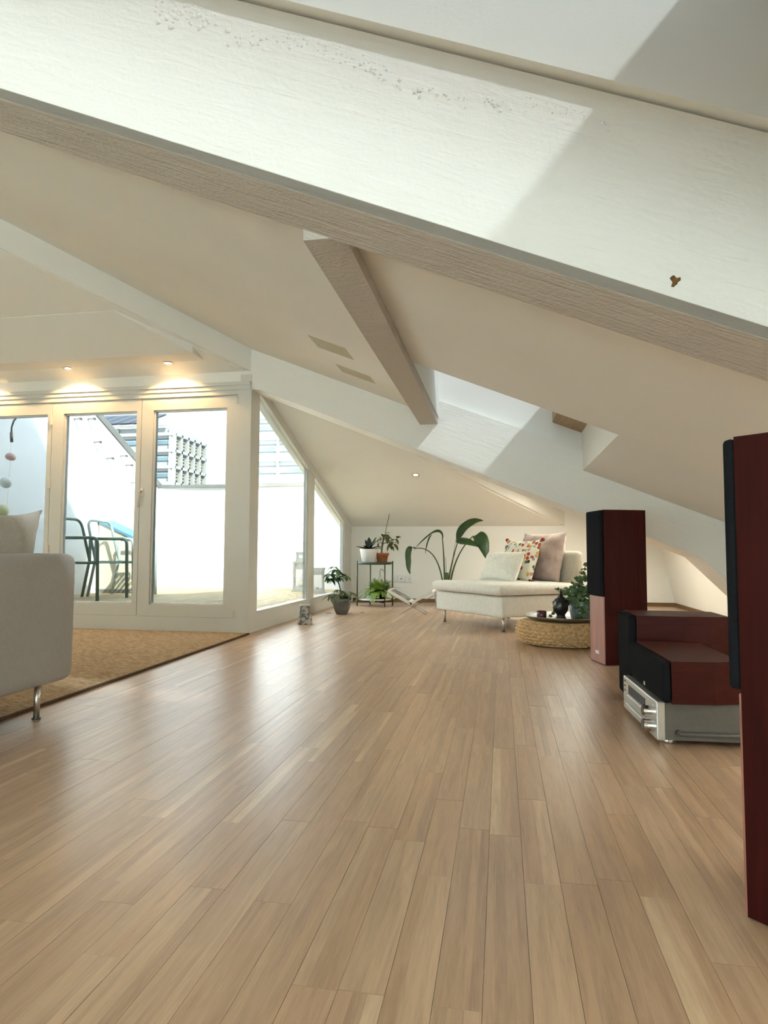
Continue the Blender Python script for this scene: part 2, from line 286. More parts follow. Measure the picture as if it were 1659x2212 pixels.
def pillow(w,h,t,n=22,seed=0,wr=.012,pinch=.08):
    vs=[];fs=[]
    for s in (1,-1):
        for j in range(n+1):
            for i in range(n+1):
                u=i/n*2-1; v=j/n*2-1
                e=(1-abs(u)**2.6)**.55*(1-abs(v)**2.6)**.55
                x=w/2*u*(1-pinch*(1-v*v)*abs(u)**2*0.6); z=h/2*v*(1-pinch*(1-u*u)*abs(v)**2)
                nz=noise.noise((u*2.1+seed*9,v*2.1,s*3+seed))*wr+noise.noise((u*6+seed,v*2.5,s))*wr*.5
                vs.append((x,s*(t/2*e+nz*(e**.5 if e>0 else 0)+.004),z+h/2))
    k=(n+1)**2
    for s in (0,1):
        for j in range(n):
            for i in range(n):
                a=s*k+j*(n+1)+i; q=(a,a+1,a+n+2,a+n+1); fs.append(q[::-1] if s==0 else q)
    bd=[i for i in range(n+1)]+[j*(n+1)+n for j in range(1,n+1)]+[n*(n+1)+i for i in range(n-1,-1,-1)]+[j*(n+1) for j in range(n-1,0,-1)]
    for a,b in zip(bd,bd[1:]+bd[:1]): fs.append((a,b,k+b,k+a))
    return vs,fs
def join(meshes):
    V=[];Fc=[]
    for v,f in meshes:
        o=len(V); V+=v; Fc+=[tuple(i+o for i in q) for q in f]
    return V,Fc
# ------------------------------------------------------------------ roof planes
Rz=lambda x,y=0:1.61-.404*x
Fz=lambda x,y:1.07+.315*(9.1-y)
hipx=lambda y:-2.186+.78*(y-5.199)          # right face of the hip rafter in plan
Y2=5.255; XG=-2.15; YF=9.1
# ------------------------------------------------------------------ floor
fl=struct('floor',bx(-5.7,2.45,-4.1,9.2,-.12,-.016),'soil')
PW=.0765; pl=[]
k0=math.floor((-5.6+.34)/PW); k1=math.ceil((2.3+.34)/PW)
base_cols=[(.49,.325,.205),(.51,.345,.22),(.465,.305,.195),(.53,.365,.235),(.50,.33,.205),(.45,.30,.195),(.55,.38,.245)]
for k in range(k0,k1):
    xa=-.34+PW*k; y=-4.05-random.random()*.8
    while y<9.1:
        L=random.uniform(.42,.98); ya,yb=max(y,-4.05),min(y+L,9.09)
        if yb-ya>.05: pl.append((xa,ya,yb))
        y+=L
def plank_geo(p):
    xa,ya,yb=p; g=.00035; x0,x1=xa+g,xa+PW-g; y0,y1=ya+g*.6,yb-g*.6
    ns=random.choice((2,3,3,3,4)); cuts=[x0]+sorted(x0+(x1-x0)*(i+random.uniform(-.12,.12))/ns for i in range(1,ns))+[x1]
    c0=random.choice(base_cols); dz=random.uniform(-.0004,.0002)
    vs=[];fs=[];cs=[]
    for a,b in zip(cuts,cuts[1:]):
        c=c0 if random.random()<.45 else random.choice(base_cols); q=random.uniform(.93,1.06)
        if random.random()<.035: c,q=(.63,.46,.30),1
        o=len(vs); vs+=[(a,y0,dz),(b,y0,dz),(b,y1,dz),(a,y1,dz)]; fs.append((o,o+1,o+2,o+3)); cs.append(tuple(v*q for v in c))
    o=len(vs); z=-.015; vs+=[(x0,y0,dz),(x1,y0,dz),(x1,y1,dz),(x0,y1,dz),(x0,y0,z),(x1,y0,z),(x1,y1,z),(x0,y1,z)]
    for f in ((0,4,5,1),(1,5,6,2),(2,6,7,3),(3,7,4,0)): fs.append(tuple(i+o for i in f)); cs.append(tuple(v*.8 for v in c0))
    return vs,fs,cs
def plank_obj(name,geos):
    V=[];Fc=[];C=[]
    for v,f,c in geos:
        o=len(V); V+=v; Fc+=[tuple(i+o for i in q) for q in f]; C+=c
    me=D.meshes.new(name); me.from_pydata(V,[],Fc); at=me.attributes.new('tint','FLOAT_COLOR','FACE')
    at.data.foreach_set('color',[x for c in C for x in (*c,1)]); me.materials.append(M['floor'])
    o=D.objects.new(name,me); COL.objects.link(o); o.parent=fl; return o
def plank_vis(p):
    s=seen(p[0]+PW/2,(max(p[1],.8)+p[2])/2,0)
    return p[2]>.85 and s and -120<s[0]<1750
vis=sorted([p for p in pl if plank_vis(p)],key=lambda p:p[1]); near=set(vis[:300])
for p in vis[:300]: plank_obj('plank',[plank_geo(p)])
o=plank_obj('more_planks',[plank_geo(p) for p in pl if p not in near]); o['kind']='stuff'
# ------------------------------------------------------------------ main ceiling slope with skylight openings
bm=B(); T=.5; xr=-4.5; xe=2.55
def rp(*poly): slab(bm,poly,Rz,T)
def rr(x0,x1,y0,y1): rp((x0,y0),(x1,y0),(x1,y1),(x0,y1))
rr(xr,xe,-4.1,-3.8); rr(xr,-2.0,-3.8,-2.4); rr(.4,xe,-3.8,-2.4); rr(xr,xe,-2.4,.2); rr(xr,1.25,.2,.84); rr(2.0,xe,.2,.84)
rr(xr,-2.7,.84,1.80); rr(.90,1.25,.84,1.70); rr(2.0,xe,.84,1.70); rr(.90,xe,1.70,1.80); rr(xr,xe,1.80,2.1)
hc=lambda y:hipx(y)-.06
rp((xr,2.1),(1.45,2.1),(1.45,3.69),(hc(3.69),3.69),(xr,2.25)); rr(2.05,xe,2.1,3.69); rr(1.45,2.05,3.6,3.69)
rp((hc(3.69),3.69),(-.5,3.69),(-.5,5.31),(hc(5.31),5.31)); rr(.64,xe,3.69,5.31)
rp((hc(5.31),5.31),(xe,5.31),(xe,6.0),(hc(6.0),6.0)); rp((hc(6.0),6.0),(.5,6.0),(.5,8.2),(hc(8.2),8.2)); rr(1.85,xe,6.0,8.2); rp((hc(8.2),8.2),(xe,8.2),(xe,9.2),(hc(9.2),9.2))
struct('ceiling_slope_right',bm,'plaster')
# left slope (mirror) beyond the ridge
bm=B(); Lz=lambda x,y=0:1.61+.404*(x+9)
slab(bm,[(-5.7,-4.1),(-4.5,-4.1),(-4.5,2.25),(-5.7,3.8)],Lz,T); struct('ceiling_slope_left',bm,'plaster')
# far slope
bm=B()
slab(bm,[(XG-.16,5.255),(hc(5.255),5.255),(hc(9.25),9.25),(XG-.16,9.25)],Fz,.26)
slab(bm,[(-5.7,3.8),(-4.5,2.25),(hc(5.30),5.30),(-5.7,5.30)],Fz,.26)
struct('ceiling_slope_far',bm,'plaster')
# soffit over the folding door
bm=B(); box(bm,-5.7,-2.50,4.862,5.255,2.338,2.45); sp_=[(4.862,2.338,-2.50),(4.862,2.42,-2.50),(4.40,Fz(0,4.40)+.01,-2.92),(4.40,Fz(0,4.40)-.003,-2.92)]; prism(bm,[(-5.7,y,z) for y,z,x in sp_],[(x,y,z) for y,z,x in sp_]); struct('ceiling_soffit',bm,'plaster')
# hip rafter
bm=B(); wd=.1; k=math.sqrt(1+.78**2); ox,oy=-wd/k,.78*wd/k
def hp(y,z0): x=hipx(y); return (x,y,Rz(x)-z0),(x+ox,y+oy,Rz(x)-z0),(x+ox,y+oy,Rz(x)+.05),(x,y,Rz(x)+.05)
prism(bm,hp(2.3,.2),hp(9.2,.19)); struct('hip_rafter',bm,'plaster')
# beam 2 (principal rafter with steeper foot)
prof=[(-2.235,2.13),(-2.235,2.62),(2.5,Rz(2.5)+.2),(2.5,0.0),(2.16,.0),(1.494,.669),(-2.05,Rz(-2.05)-.33)]
bm=B(); prism(bm,[(x,5.255,z) for x,z in prof],[(x,5.70,z) for x,z in prof]); struct('ceiling_beam_far',bm,'beamface')
# beam 1 in the foreground: deep rough face, chamfered lower edge
z1=lambda x:1.528-.41*x
bm=B(); xs=(-4.3,2.5)
def b1(x): z=z1(x); return [(x,2.04,z+.012),(x,1.775,z+.012),(x,1.756,z+.026),(x,1.735,Rz(x)+.44),(x,2.04,Rz(x)+.44)]
prism(bm,b1(xs[0]),b1(xs[1])); struct('ceiling_beam_near',bm,'beamface')
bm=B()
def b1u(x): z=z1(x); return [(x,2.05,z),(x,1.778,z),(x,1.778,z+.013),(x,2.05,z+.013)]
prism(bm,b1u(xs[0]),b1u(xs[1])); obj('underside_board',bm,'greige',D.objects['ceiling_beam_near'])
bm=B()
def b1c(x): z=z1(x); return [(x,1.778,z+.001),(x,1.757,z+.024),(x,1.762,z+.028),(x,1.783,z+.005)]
prism(bm,b1c(xs[0]),b1c(xs[1])); obj('chamfer_strip',bm,'greige_shade',D.objects['ceiling_beam_near'])  # darker greige paints in the shade on the down-facing chamfer
# lining board and upper shaft wall above the near beam
bm=B()
lo=lambda x:[(x,1.70,Rz(x)+.45),(x,1.80,Rz(x)+.45),(x,1.80,Rz(x)+.95),(x,1.70,Rz(x)+.95)]
prism(bm,lo(-2.8),lo(1.0)); struct('trim_1',bm,'plaster')
bm=B()
for x0,x1 in ((-2.8,-2.7),(.90,1.0)):
    slab(bm,[(x0,.82),(x1,.82),(x1,1.80),(x0,1.80)],lambda x,y:Rz(x)+.3,.65)
slab(bm,[(-2.8,.74),(1.0,.74),(1.0,.84),(-2.8,.84)],lambda x,y:Rz(x)+.3,.65)
struct('wall_skylight_shaft',bm,'plaster')
# purlin
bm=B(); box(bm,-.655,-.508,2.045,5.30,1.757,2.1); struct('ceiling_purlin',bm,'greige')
# thin olive patches on the ceiling and bare spot on the beam
for (x0,x1,y0,y1,lab) in ((-1.226,-.975,3.94,4.195,'olive square patch on bare ceiling, the one farther from the far rafter'),(-1.20,-.94,4.565,4.775,'olive patch on the ceiling right beside the far rafter')):
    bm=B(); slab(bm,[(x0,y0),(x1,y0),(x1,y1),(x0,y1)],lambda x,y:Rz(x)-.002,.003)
    tag(obj('ceiling_patch',bm,'patch'),lab,'patch','olive patches on the ceiling')
bm=B(); pts=[]
for i in range(14):
    a=2*PI*i/14; rr_=.011*(1+.35*math.sin(3*a+1)+.2*math.sin(5*a)); pts.append((.452+rr_*math.cos(a),1.7545,1.412+rr_*1.25*math.sin(a)))
prism(bm,pts,[(x,y-.002,z) for x,y,z in pts]); tag(obj('paint_chip',bm,'rust'),'small rusty brown chip in the white paint of the near beam','paint chip')
# plaster repair blisters standing proud of the beam face
bm=B(); rnd=random.Random(3)
for i in range(420):
    t=rnd.random()
    if t<.62: x=rnd.gauss(-.93,.055); z=2.405+rnd.gauss(0,.045)+(.93+x)*-.3
    else:
        x=rnd.uniform(-.8,.3); z=2.27-.404*(x+.8)+rnd.gauss(0,.012)+.03*math.sin(x*9)
    if z>Rz(x)+.42 or z<z1(x)+.07: continue
    r=rnd.uniform(.003,.011)*(1 if t<.62 else .6); y=1.7355+.0095*( (Rz(x)+.44-z)/(.55) )
    a0=rnd.random()*6; c=bm.verts.new((x,y-r*.38,z)); ring=[bm.verts.new((x+r*rnd.uniform(.7,1.2)*math.cos(a0+q*PI/3),y+.002,z+r*rnd.uniform(.7,1.2)*math.sin(a0+q*PI/3))) for q in range(6)]
    for q in range(6): bm.faces.new((c,ring[q],ring[(q+1)%6]))
beam_near=D.objects['ceiling_beam_near']; o=obj('plaster_blisters',bm,'beamface',beam_near,True); o['kind']='stuff'
# ------------------------------------------------------------------ walls
struct('wall_far',bx(-2.25,2.5,YF,YF+.15,-.1,1.4),'plaster')
bm=B(); prism(bm,[(2.26,-4.1,0),(2.093,-4.1,.765),(2.6,-4.1,.9),(2.6,-4.1,0)],[(2.26,9.2,0),(2.093,9.2,.765),(2.6,9.2,.9),(2.6,9.2,0)]); struct('wall_right',bm,'plaster')
struct('wall_left',bx(-5.75,-5.6,-4.1,5.4,-.1,3.2),'plaster')
bm=B(); box(bm,-5.7,-4.6,-4.25,-4.1,-.1,4); box(bm,1.2,2.6,-4.25,-4.1,-.1,4); box(bm,-4.6,1.2,-4.25,-4.1,1.2,4.4); box(bm,-4.6,1.2,-4.25,-4.1,-.1,.1); struct('wall_back',bm,'plaster')
bm=B(); box(bm,-5.7,-2.235,5.255,5.56,2.12,2.7); struct('wall_lintel',bm,'beam')
bm=B(); box(bm,-5.7,-2.14,5.228,5.30,2.155,2.185); box(bm,-5.7,-2.14,5.24,5.30,2.118,2.155); struct('trim_2',bm,'lacquer')
struct('wall_door_pier',bx(-5.7,-5.03,5.255,5.5,-.1,2.7),'plaster')
struct('baseboard_far',bx(-2.1,2.25,YF-.014,YF,0,.05),'baseboard')
bm=B(); prism(bm,[(2.245,-4,0),(2.235,-4,.05),(2.252,-4,.05),(2.262,-4,0)],[(2.245,9.08,0),(2.235,9.08,.05),(2.252,9.08,.05),(2.262,9.08,0)]); struct('baseboard_right',bm,'baseboard')
# ------------------------------------------------------------------ folding door
dr=sroot('door_1',(-3.6,5.255,0))
def dpart(name,bm,m,parent=dr,smooth=False):
    o=obj(name,bm,m,parent,smooth); 
    for v in o.data.vertices: v.co-=Vector((-3.6,5.255,0)) if parent==dr else Vector((0,0,0))
    return o
def wframe(x0,x1,z0,z1,gx0,gx1,gz0,gz1,y0,y1):
    bm=B(); box(bm,x0,gx0,y0,y1,z0,z1); box(bm,gx1,x1,y0,y1,z0,z1); box(bm,gx0,gx1,y0,y1,z0,gz0); box(bm,gx0,gx1,y0,y1,gz1,z1)
    e=.012
    for a in ((gx0,gx0+e,gz0,gz1),(gx1-e,gx1,gz0,gz1),(gx0,gx1,gz0,gz0+e),(gx0,gx1,gz1-e,gz1)): box(bm,a[0],a[1],y0+.018,y1,a[2],a[3])
    return bm
ya,yb=5.262,5.325
for (x0,x1,g0,g1) in ((-3.178,-2.262,-3.066,-2.362),(-4.083,-3.184,-3.965,-3.228),(-5.0,-4.089,-4.88,-4.132)):
    s=dpart('sash',wframe(x0,x1,.135,2.072,g0,g1,.236,1.966,ya,yb),'lacquer')
    o=obj('pane',bx(g0,g1,5.29,5.298,.236,1.966),'glass',s)
    for v in o.data.vertices: v.co-=Vector((-3.6,5.255,0))
bm=B(); box(bm,-5.0,-2.259,5.25,5.36,0,.132); box(bm,-5.0,-2.259,5.268,5.36,.132,.14); box(bm,-5.0,-2.259,5.25,5.36,2.076,2.119); box(bm,-5.03,-5.0,5.25,5.36,0,2.119); box(bm,-2.259,-2.235,5.25,5.36,0,2.119)
dpart('door_frame',bm,'lacquer')
hd=dpart('handle_plate',rbox(-3.172,-3.142,5.252,5.264,1.185,1.265,.006),'lacquer')
bm=B(); tube(bm,roundpath([(-3.157,5.258,1.235),(-3.157,5.215,1.235),(-3.163,5.215,1.09)],.012),.0085)
o=obj('lever',bm,'lacquer',hd,True)
for v in o.data.vertices: v.co-=Vector((-3.6,5.255,0))
for z in (1.90,1.31,.72):
    bm=B(); tube(bm,[(-4.086,5.250,z-.035),(-4.086,5.250,z+.035)],.016,12); dpart('hinge',bm,'lacquer',smooth=False)
for z in (2.03,.16):
    dpart('hinge',tb([(-2.262,5.252,z-.03),(-2.262,5.252,z+.03)],.010,10),'lacquer')
# ------------------------------------------------------------------ side glazing
w1=sroot('window_1',(XG,7,0))
def wpart(name,bm,m,parent=w1):
    o=obj(name,bm,m,parent)
    for v in o.data.vertices: v.co-=Vector((XG,7,0))
    return o
x0,x1=XG-.04,XG+.016
wpart('corner_post',bx(-2.235,x1,5.25,5.455,0,2.25),'lacquer')
wpart('bottom_panel',bx(x0,x1,5.455,8.74,0,.165),'lacquer')
wpart('sill',bx(x0,x1+.012,5.455,8.68,.165,.180),'lacquer')
wpart('mullion',bx(x0,x1,6.985,7.21,.165,Fz(0,7.21)+.02),'lacquer')
wpart('end_post',bx(x0,x1,8.68,9.10,.0,1.125),'lacquer')
bm=B(); xh=x1+.006; prism(bm,[(x0+.002,5.4,Fz(0,5.4)-.10),(xh,5.4,Fz(0,5.4)-.10),(xh,5.4,Fz(0,5.4)+.03),(x0+.002,5.4,Fz(0,5.4)+.03)],[(x0+.002,9.098,Fz(0,9.098)-.10),(xh,9.098,Fz(0,9.098)-.10),(xh,9.098,Fz(0,9.098)+.03),(x0+.002,9.098,Fz(0,9.098)+.03)])
wpart('sloping_head',bm,'lacquer')
for y0,y1 in ((5.455,6.985),(7.21,8.68)):
    bm=B(); h=.095
    prism(bm,[(XG-.014,y0,.17),(XG-.014,y1,.17),(XG-.014,y1,Fz(0,y1)-h),(XG-.014,y0,Fz(0,y0)-h)],[(XG-.008,y0,.17),(XG-.008,y1,.17),(XG-.008,y1,Fz(0,y1)-h),(XG-.008,y0,Fz(0,y0)-h)])
    wpart('pane',bm,'sideglass')
    bm=B()
    for a in ((y0,y0+.018,.18,Fz(0,y0)-h),(y1-.018,y1,.18,Fz(0,y1)-h)): box(bm,x0,XG-.002,*a)
    wpart('glazing_bead',bm,'lacquer')
# ------------------------------------------------------------------ skylights
def skylight(name,x0,x1,y0,y1,h,glassx,blind,gm,wood=None):
    rt_=sroot(name,(0,0,0))
    bm=B(); zf=lambda x,y:Rz(x)+h
    g0,g1,gy0,gy1=glassx
    slab(bm,[(x0-.05,y0-.05),(x1+.05,y0-.05),(x1+.05,gy0),(x0-.05,gy0)],zf,.05); slab(bm,[(x0-.05,gy1),(x1+.05,gy1),(x1+.05,y1+.05),(x0-.05,y1+.05)],zf,.05)
    slab(bm,[(x0-.05,gy0),(g0,gy0),(g0,gy1),(x0-.05,gy1)],zf,.05); slab(bm,[(g1,gy0),(x1+.05,gy0),(x1+.05,gy1),(g1,gy1)],zf,.05)
    obj('sash_frame',bm,'lacquer',rt_)
    bm=B(); slab(bm,[(g0,gy0),(g1,gy0),(g1,gy1),(g0,gy1)],lambda x,y:zf(x,y)+.02,.006); obj('pane',bm,gm,rt_)
    if blind:
        bm=B(); slab(bm,[(x0+.004,blind[0]),(g1,blind[0]),(g1,blind[1]),(x0+.004,blind[1])],lambda x,y:zf(x,y)-.02,.004); obj('roller_blind',bm,'blind',rt_)
    if wood:
        bm=B(); slab(bm,[(g1,y0+.002),(x1-.002,y0+.002),(x1-.002,y1-.002),(g1,y1-.002)],lambda x,y:Rz(x)+wood,h-wood); obj('wood_sash',bm,'pine',rt_)
    return rt_
skylight('window_2',-.5,.64,3.69,5.31,.5,(-.47,.415,3.72,5.28),(3.70,4.78),'skyglass',.31)
skylight('window_3',-2.7,.90,.84,1.70,.94,(-2.6,.64,.95,1.68),None,'skyglass')
skylight('fill_window_4',-2.0,.4,-3.8,-2.4,.5,(-1.95,.35,-3.75,-2.45),None,'roofglass')  # unseen roof window behind the camera, added as fill light
skylight('window_6',.5,1.85,6.0,8.2,.12,(.53,1.82,6.03,8.17),None,'frost')
skylight('fill_window_7',1.25,2.0,.2,1.70,.12,(1.28,1.97,.23,1.67),None,'frost')  # frosted window out of view, added to brighten floor and ceiling
skylight('fill_window_8',1.45,2.05,2.1,3.6,.12,(1.48,2.02,2.13,3.57),None,'frost')  # another unseen frosted window, added for light from the right
w5=sroot('fill_window_5'); obj('pane',bx(-4.6,1.2,-4.2,-4.192,.1,1.2),'roofglass',w5); bm=B()  # unseen back window, added to brighten the room
for x in (-4.6,-2.7,-.75,1.15): box(bm,x,x+.06,-4.22,-4.15,.1,1.2)
obj('frame',bm,'lacquer',w5)
# ------------------------------------------------------------------ terrace
DZ=.15
tf=struct('floor_terrace',bx(-5.4,-2.19,5.36,9.45,-.2,DZ-.03),'cap')
x=-5.30
dbm=B(); box(dbm,0,.138,0,3.93,-.025,0); me=D.meshes.new('deck_board'); dbm.to_mesh(me); dbm.free(); me.materials.append(M['deckwood'])
while x<-2.33:
    o=D.objects.new('deck_board',me); COL.objects.link(o); o.parent=tf; o.location=(x,5.37,DZ+random.uniform(-.001,.001)); x+=.145
pf=struct('wall_parapet',bx(-5.3,-2.2,9.3,9.45,-.2,1.69),'outwall'); o=obj('coping',bx(-5.22,-2.2,9.26,9.49,1.69,1.735),'cap',pf)
bm=B(); tz=lambda y:2.52-.5*(y-7.64)
prism(bm,[(-5.3,5.3,-.2),(-5.3,9.42,-.2),(-5.3,9.42,tz(9.42)),(-5.3,5.3,tz(5.3))],[(-5.45,5.3,-.2),(-5.45,9.42,-.2),(-5.45,9.42,tz(9.42)),(-5.45,5.3,tz(5.3))]); wl=struct('wall_terrace_side',bm,'outwall')
bm=B(); prism(bm,[(-5.28,5.3,tz(5.3)),(-5.48,5.3,tz(5.3)),(-5.48,5.3,tz(5.3)+.1),(-5.28,5.3,tz(5.3)+.1)],[(-5.28,9.42,tz(9.42)),(-5.48,9.42,tz(9.42)),(-5.48,9.42,tz(9.42)+.1),(-5.28,9.42,tz(9.42)+.1)]); obj('coping',bm,'cap',wl)
for y,z in ((7.224,2.368),(7.5,2.424),(7.641,2.143),(7.926,1.968),(8.249,2.048),(8.392,1.935),(8.534,1.697)):
    bm=B(); box(bm,-5.3,-5.20,y-.012,y+.012,z-.006,z+.006); box(bm,-5.21,-5.20,y-.03,y+.03,z-.02,z+.012); obj('wall_hook',bm,'cap',wl)
struct('wall_shadow_block',bx(-6.2,-2.0,3.5,4.6,3.3,4.67),'outwall')  # unseen block added to cast the shadow on the terrace side wall
# ------------------------------------------------------------------ far buildings
def far_block(name,label,x0,x1,Y,dep,ztop,rows,side_bays,front_w,front_h):
    b=thing(name,label,'building',((x0+x1)/2,Y,-6)); cx=(x0+x1)/2
    def P(n,bm,m,par=b):
        o=obj(n,bm,m,par)
        for v in o.data.vertices: v.co-=Vector((cx,Y,-6))
        return o
    P('wall',bx(x0,x1,Y,Y+dep,-6,ztop),'facade')
    zr=[ztop-.7-i*front_h for i in range(rows+1)]
    bm=B()
    for z in zr: box(bm,x0-.05,x1+.25,Y-.35,Y,z-.16,z+.16)
    P('floor_band',bm,'facade')
    bm=B()
    for z in zr:
        for q in (.28,.62): box(bm,x0,x1,Y-.06,Y,z-front_h*q-.04,z-front_h*q+.04)
    P('shadow_joint',bm,'faredge')
    n=max(1,int((x1-x0)/front_w)); bm=B()
    for i in range(n+1): box(bm,x0+(x1-x0)*i/n-.12,x0+(x1-x0)*i/n+.12,Y-.3,Y,-6,ztop)
    P('pilaster',bm,'facade')
    for i in range(n):
        for j,z in enumerate(zr[:-1]):
            a=x0+(x1-x0)*(i+.08)/n; c=x0+(x1-x0)*(i+.92)/n
            f=P('window',bx(a,c,Y-.05,Y+.02,z-front_h*.62,z-front_h*.36),'lacquer'); P('window_pane',bx(a+.1,c-.1,Y-.07,Y-.04,z-front_h*.6,z-front_h*.38),'farglass',f)
    if side_bays:
        bw=dep/side_bays; bm=B()
        for z in zr: box(bm,x1,x1+.5,Y,Y+dep,z-.14,z+.14)
        for i in range(side_bays+1): box(bm,x1,x1+.5,Y+i*bw-.12,Y+i*bw+.12,-6,ztop-.6)
        P('side_grid',bm,'facade')
        P('side_infill',bx(x1,x1+.04,Y,Y+dep,-6,ztop-.7),'facade2')
        for i in range(side_bays):
            for z in zr[:-1]:
                y0=Y+i*bw+.3; w_=P('window',bx(x1+.03,x1+.08,y0,Y+(i+1)*bw-.3,z-front_h*.85,z-front_h*.2),'faredge')
                bm=B()
                for q in range(3): box(bm,x1+.05,x1+.22,y0,Y+(i+1)*bw-.25,z-front_h*(.34+.2*q),z-front_h*(.22+.2*q))
                P('louvre',bm,'facade2',w_)
    return b,P
BXR=-32.9
b,P=far_block('office_block','pale far office block with gridded side facade and solar panels',-41.8,BXR,60,6.9,13.3,5,5,2.9,1.68)
bm=B(); prism(bm,[(-44,59.5,13.3),(BXR-.3,59.5,13.3),(BXR-4,66,16.2),(-44,66,16.2)],[(-44,59.5,13.5),(BXR-.3,59.5,13.5),(BXR-4,66,16.4),(-44,66,16.4)]); rf=P('roof',bm,'tile')
for i in range(5):
    x=-43.5+i*1.5; bm=B(); prism(bm,[(x,60.1,13.85),(x+1.35,60.1,13.85),(x+1.75,64,15.55),(x+.4,64,15.55)],[(x,60.1,13.95),(x+1.35,60.1,13.95),(x+1.75,64,15.65),(x+.4,64,15.65)]); P('solar_panel',bm,'solar',rf)
far_block('apartment_block','white far apartment block with wide blue windows seen past side glazing',-25.4,-15.8,62,8,17.3,6,0,2.4,2.2)
# ------------------------------------------------------------------ downlights
def downlight(x,y,z,label,group,energy,nrm=(0,0,-1)):
    q=Vector((0,0,-1)).rotation_difference(Vector(nrm)).to_euler()
    t=thing('downlight',label,'light',(x,y,z),0,group); t.rotation_euler=q
    bm=lathe([(.040,-.002),(.046,-.006),(.046,.012),(.026,.012),(.026,-.004)],24,False); obj('trim_ring',bm,'chrome',t,True)
    obj('bulb',lathe([(.003,-.003),(.020,-.001),(.024,.005),(.024,.010)],20),'bulb',t,True)
    l=D.lights.new('downlight_lamp','SPOT'); l.energy=energy; l.color=(1,.62,.28); l.spot_size=2.3; l.spot_blend=.25; l.shadow_soft_size=.012
    lo_=D.objects.new('lamp',l); COL.objects.link(lo_); lo_.parent=t; lo_.location=(0,0,-.012)
for x,lab in ((-4.77,'round halogen soffit downlight above the door sash behind the sofa cushion'),(-3.80,'round halogen soffit downlight above the middle sash of the folding door'),(-2.83,'round halogen soffit downlight above the door sash next to the corner post')): downlight(x,5.075,2.334,lab,'soffit downlights',3.2)
downlight(-.973,7.40,Fz(0,7.40)-.004,'single small halogen downlight in the sloping ceiling above the potted plants',None,.4,Vector((0,-.315,-1)).normalized())
# ------------------------------------------------------------------ rug
bm=B(); pts=[(-5.0,.6),(-1.985,.6),(-2.11,5.22),(-5.0,5.22)]
prism(bm,[(x,y,.001) for x,y in pts],[(x,y,.013) for x,y in pts]); rg=tag(obj('rug',bm,'rug'),'large tan jute rug under the grey sofa by the folding door','rug')
bm=B(); pts=[(-1.99,.6),(-1.979,.6),(-2.104,5.22),(-2.115,5.22)]; prism(bm,[(x,y,.001) for x,y in pts],[(x,y,.0145) for x,y in pts]); obj('rug_edge_shade',bm,'rug_edge_shade',rg)  # dark strip paints the thin shadow along the rug's edge
# ------------------------------------------------------------------ grey sofa on the left
s=thing('sofa','grey cotton sofa seen from its smooth back, on slim steel legs','sofa',(-1.9,2.0,0))
def sp(n,bm,m,sm=True,par=s):
    o=obj(n,bm,m,par,sm)
    for v in o.data.vertices: v.co-=Vector((-1.9,2.0,0))
    return o
bm=B(); box(bm,-2.02,-1.87,.6,2.62,.135,.69); 
for e in bm.edges: pass
bmesh.ops.bevel(bm,geom=bm.edges[:],offset=.045,segments=5,affect='EDGES',profile=.5)
sp('backrest',bm,'greyfab')
sp('seat_base',rbox(-2.95,-2.0,.6,2.58,.135,.30,.03,3),'greyfab'); sp('seat_cushion',rbox(-2.97,-2.03,.6,2.60,.30,.497,.045,4),'greyfab')
for x,y in ((-1.916,2.437),(-2.85,2.437),(-1.916,.8),(-2.85,.8)):
    l=sp('leg',tb([(x,y,.014 if x<-2 else 0.004),(x,y,.145)],.0125,12),'steel'); sp('foot',tb([(x,y,.013 if x<-2 else 0.0),(x,y,.006 if x>-2 else .02)],.018,12),'darksteel',True,l)
o=obj('throw_cushion',pillow(.64,.42,.17,seed=2,pinch=.3),'greycush',None,True); o.location=(-2.118,2.31,.50); o.rotation_euler=(0,math.radians(5),math.radians(88)); tag(o,'grey linen cushion propped against the inside of the grey sofa back','cushion')
# ------------------------------------------------------------------ tower speakers
def tower(loc,ang,label,group,H):
    """front faces local -X; near-left front corner at origin, depth +X, width +Y"""
    t=thing('tower_speaker',label,'speaker',(*loc,0),ang,group); W=.225; Dp=.285
    bm=B(); fp=[(0,0),(Dp*.35,-.004),(Dp*.7,0.004),(Dp,.018),(Dp,W-.018),(Dp*.7,W-.004),(Dp*.35,W+.004),(0,W)]
    prism(bm,[(x,y,.002) for x,y in fp],[(x,y,H) for x,y in fp]); obj('cabinet',bm,'mahogany',t)
    obj('front_panel',rbox(-.006,0.004,.002,W-.002,.004,.425,.003,2),'mahogany_sheen',t)
    obj('grille',rbox(-.026,.0,.003,W-.003,.43,H-.002,.011,3),'grille',t)
    obj('badge',rbox(-.010,-.005,.085,.135,.058,.078,.0024,2),'silver',t)
    bm=B(); box(bm,Dp,Dp+.004,.06,.16,.15,.30); obj('terminal_plate',bm,'black',t)
    return t
tower((.637,4.253),math.radians(15),'dark red wood tower speaker with black grille standing beside the woven pouf','tower speakers',.975)
tower((.462,1.392),math.radians(-40),'dark red wood tower speaker standing in front of the silver receiver','tower speakers',.935)
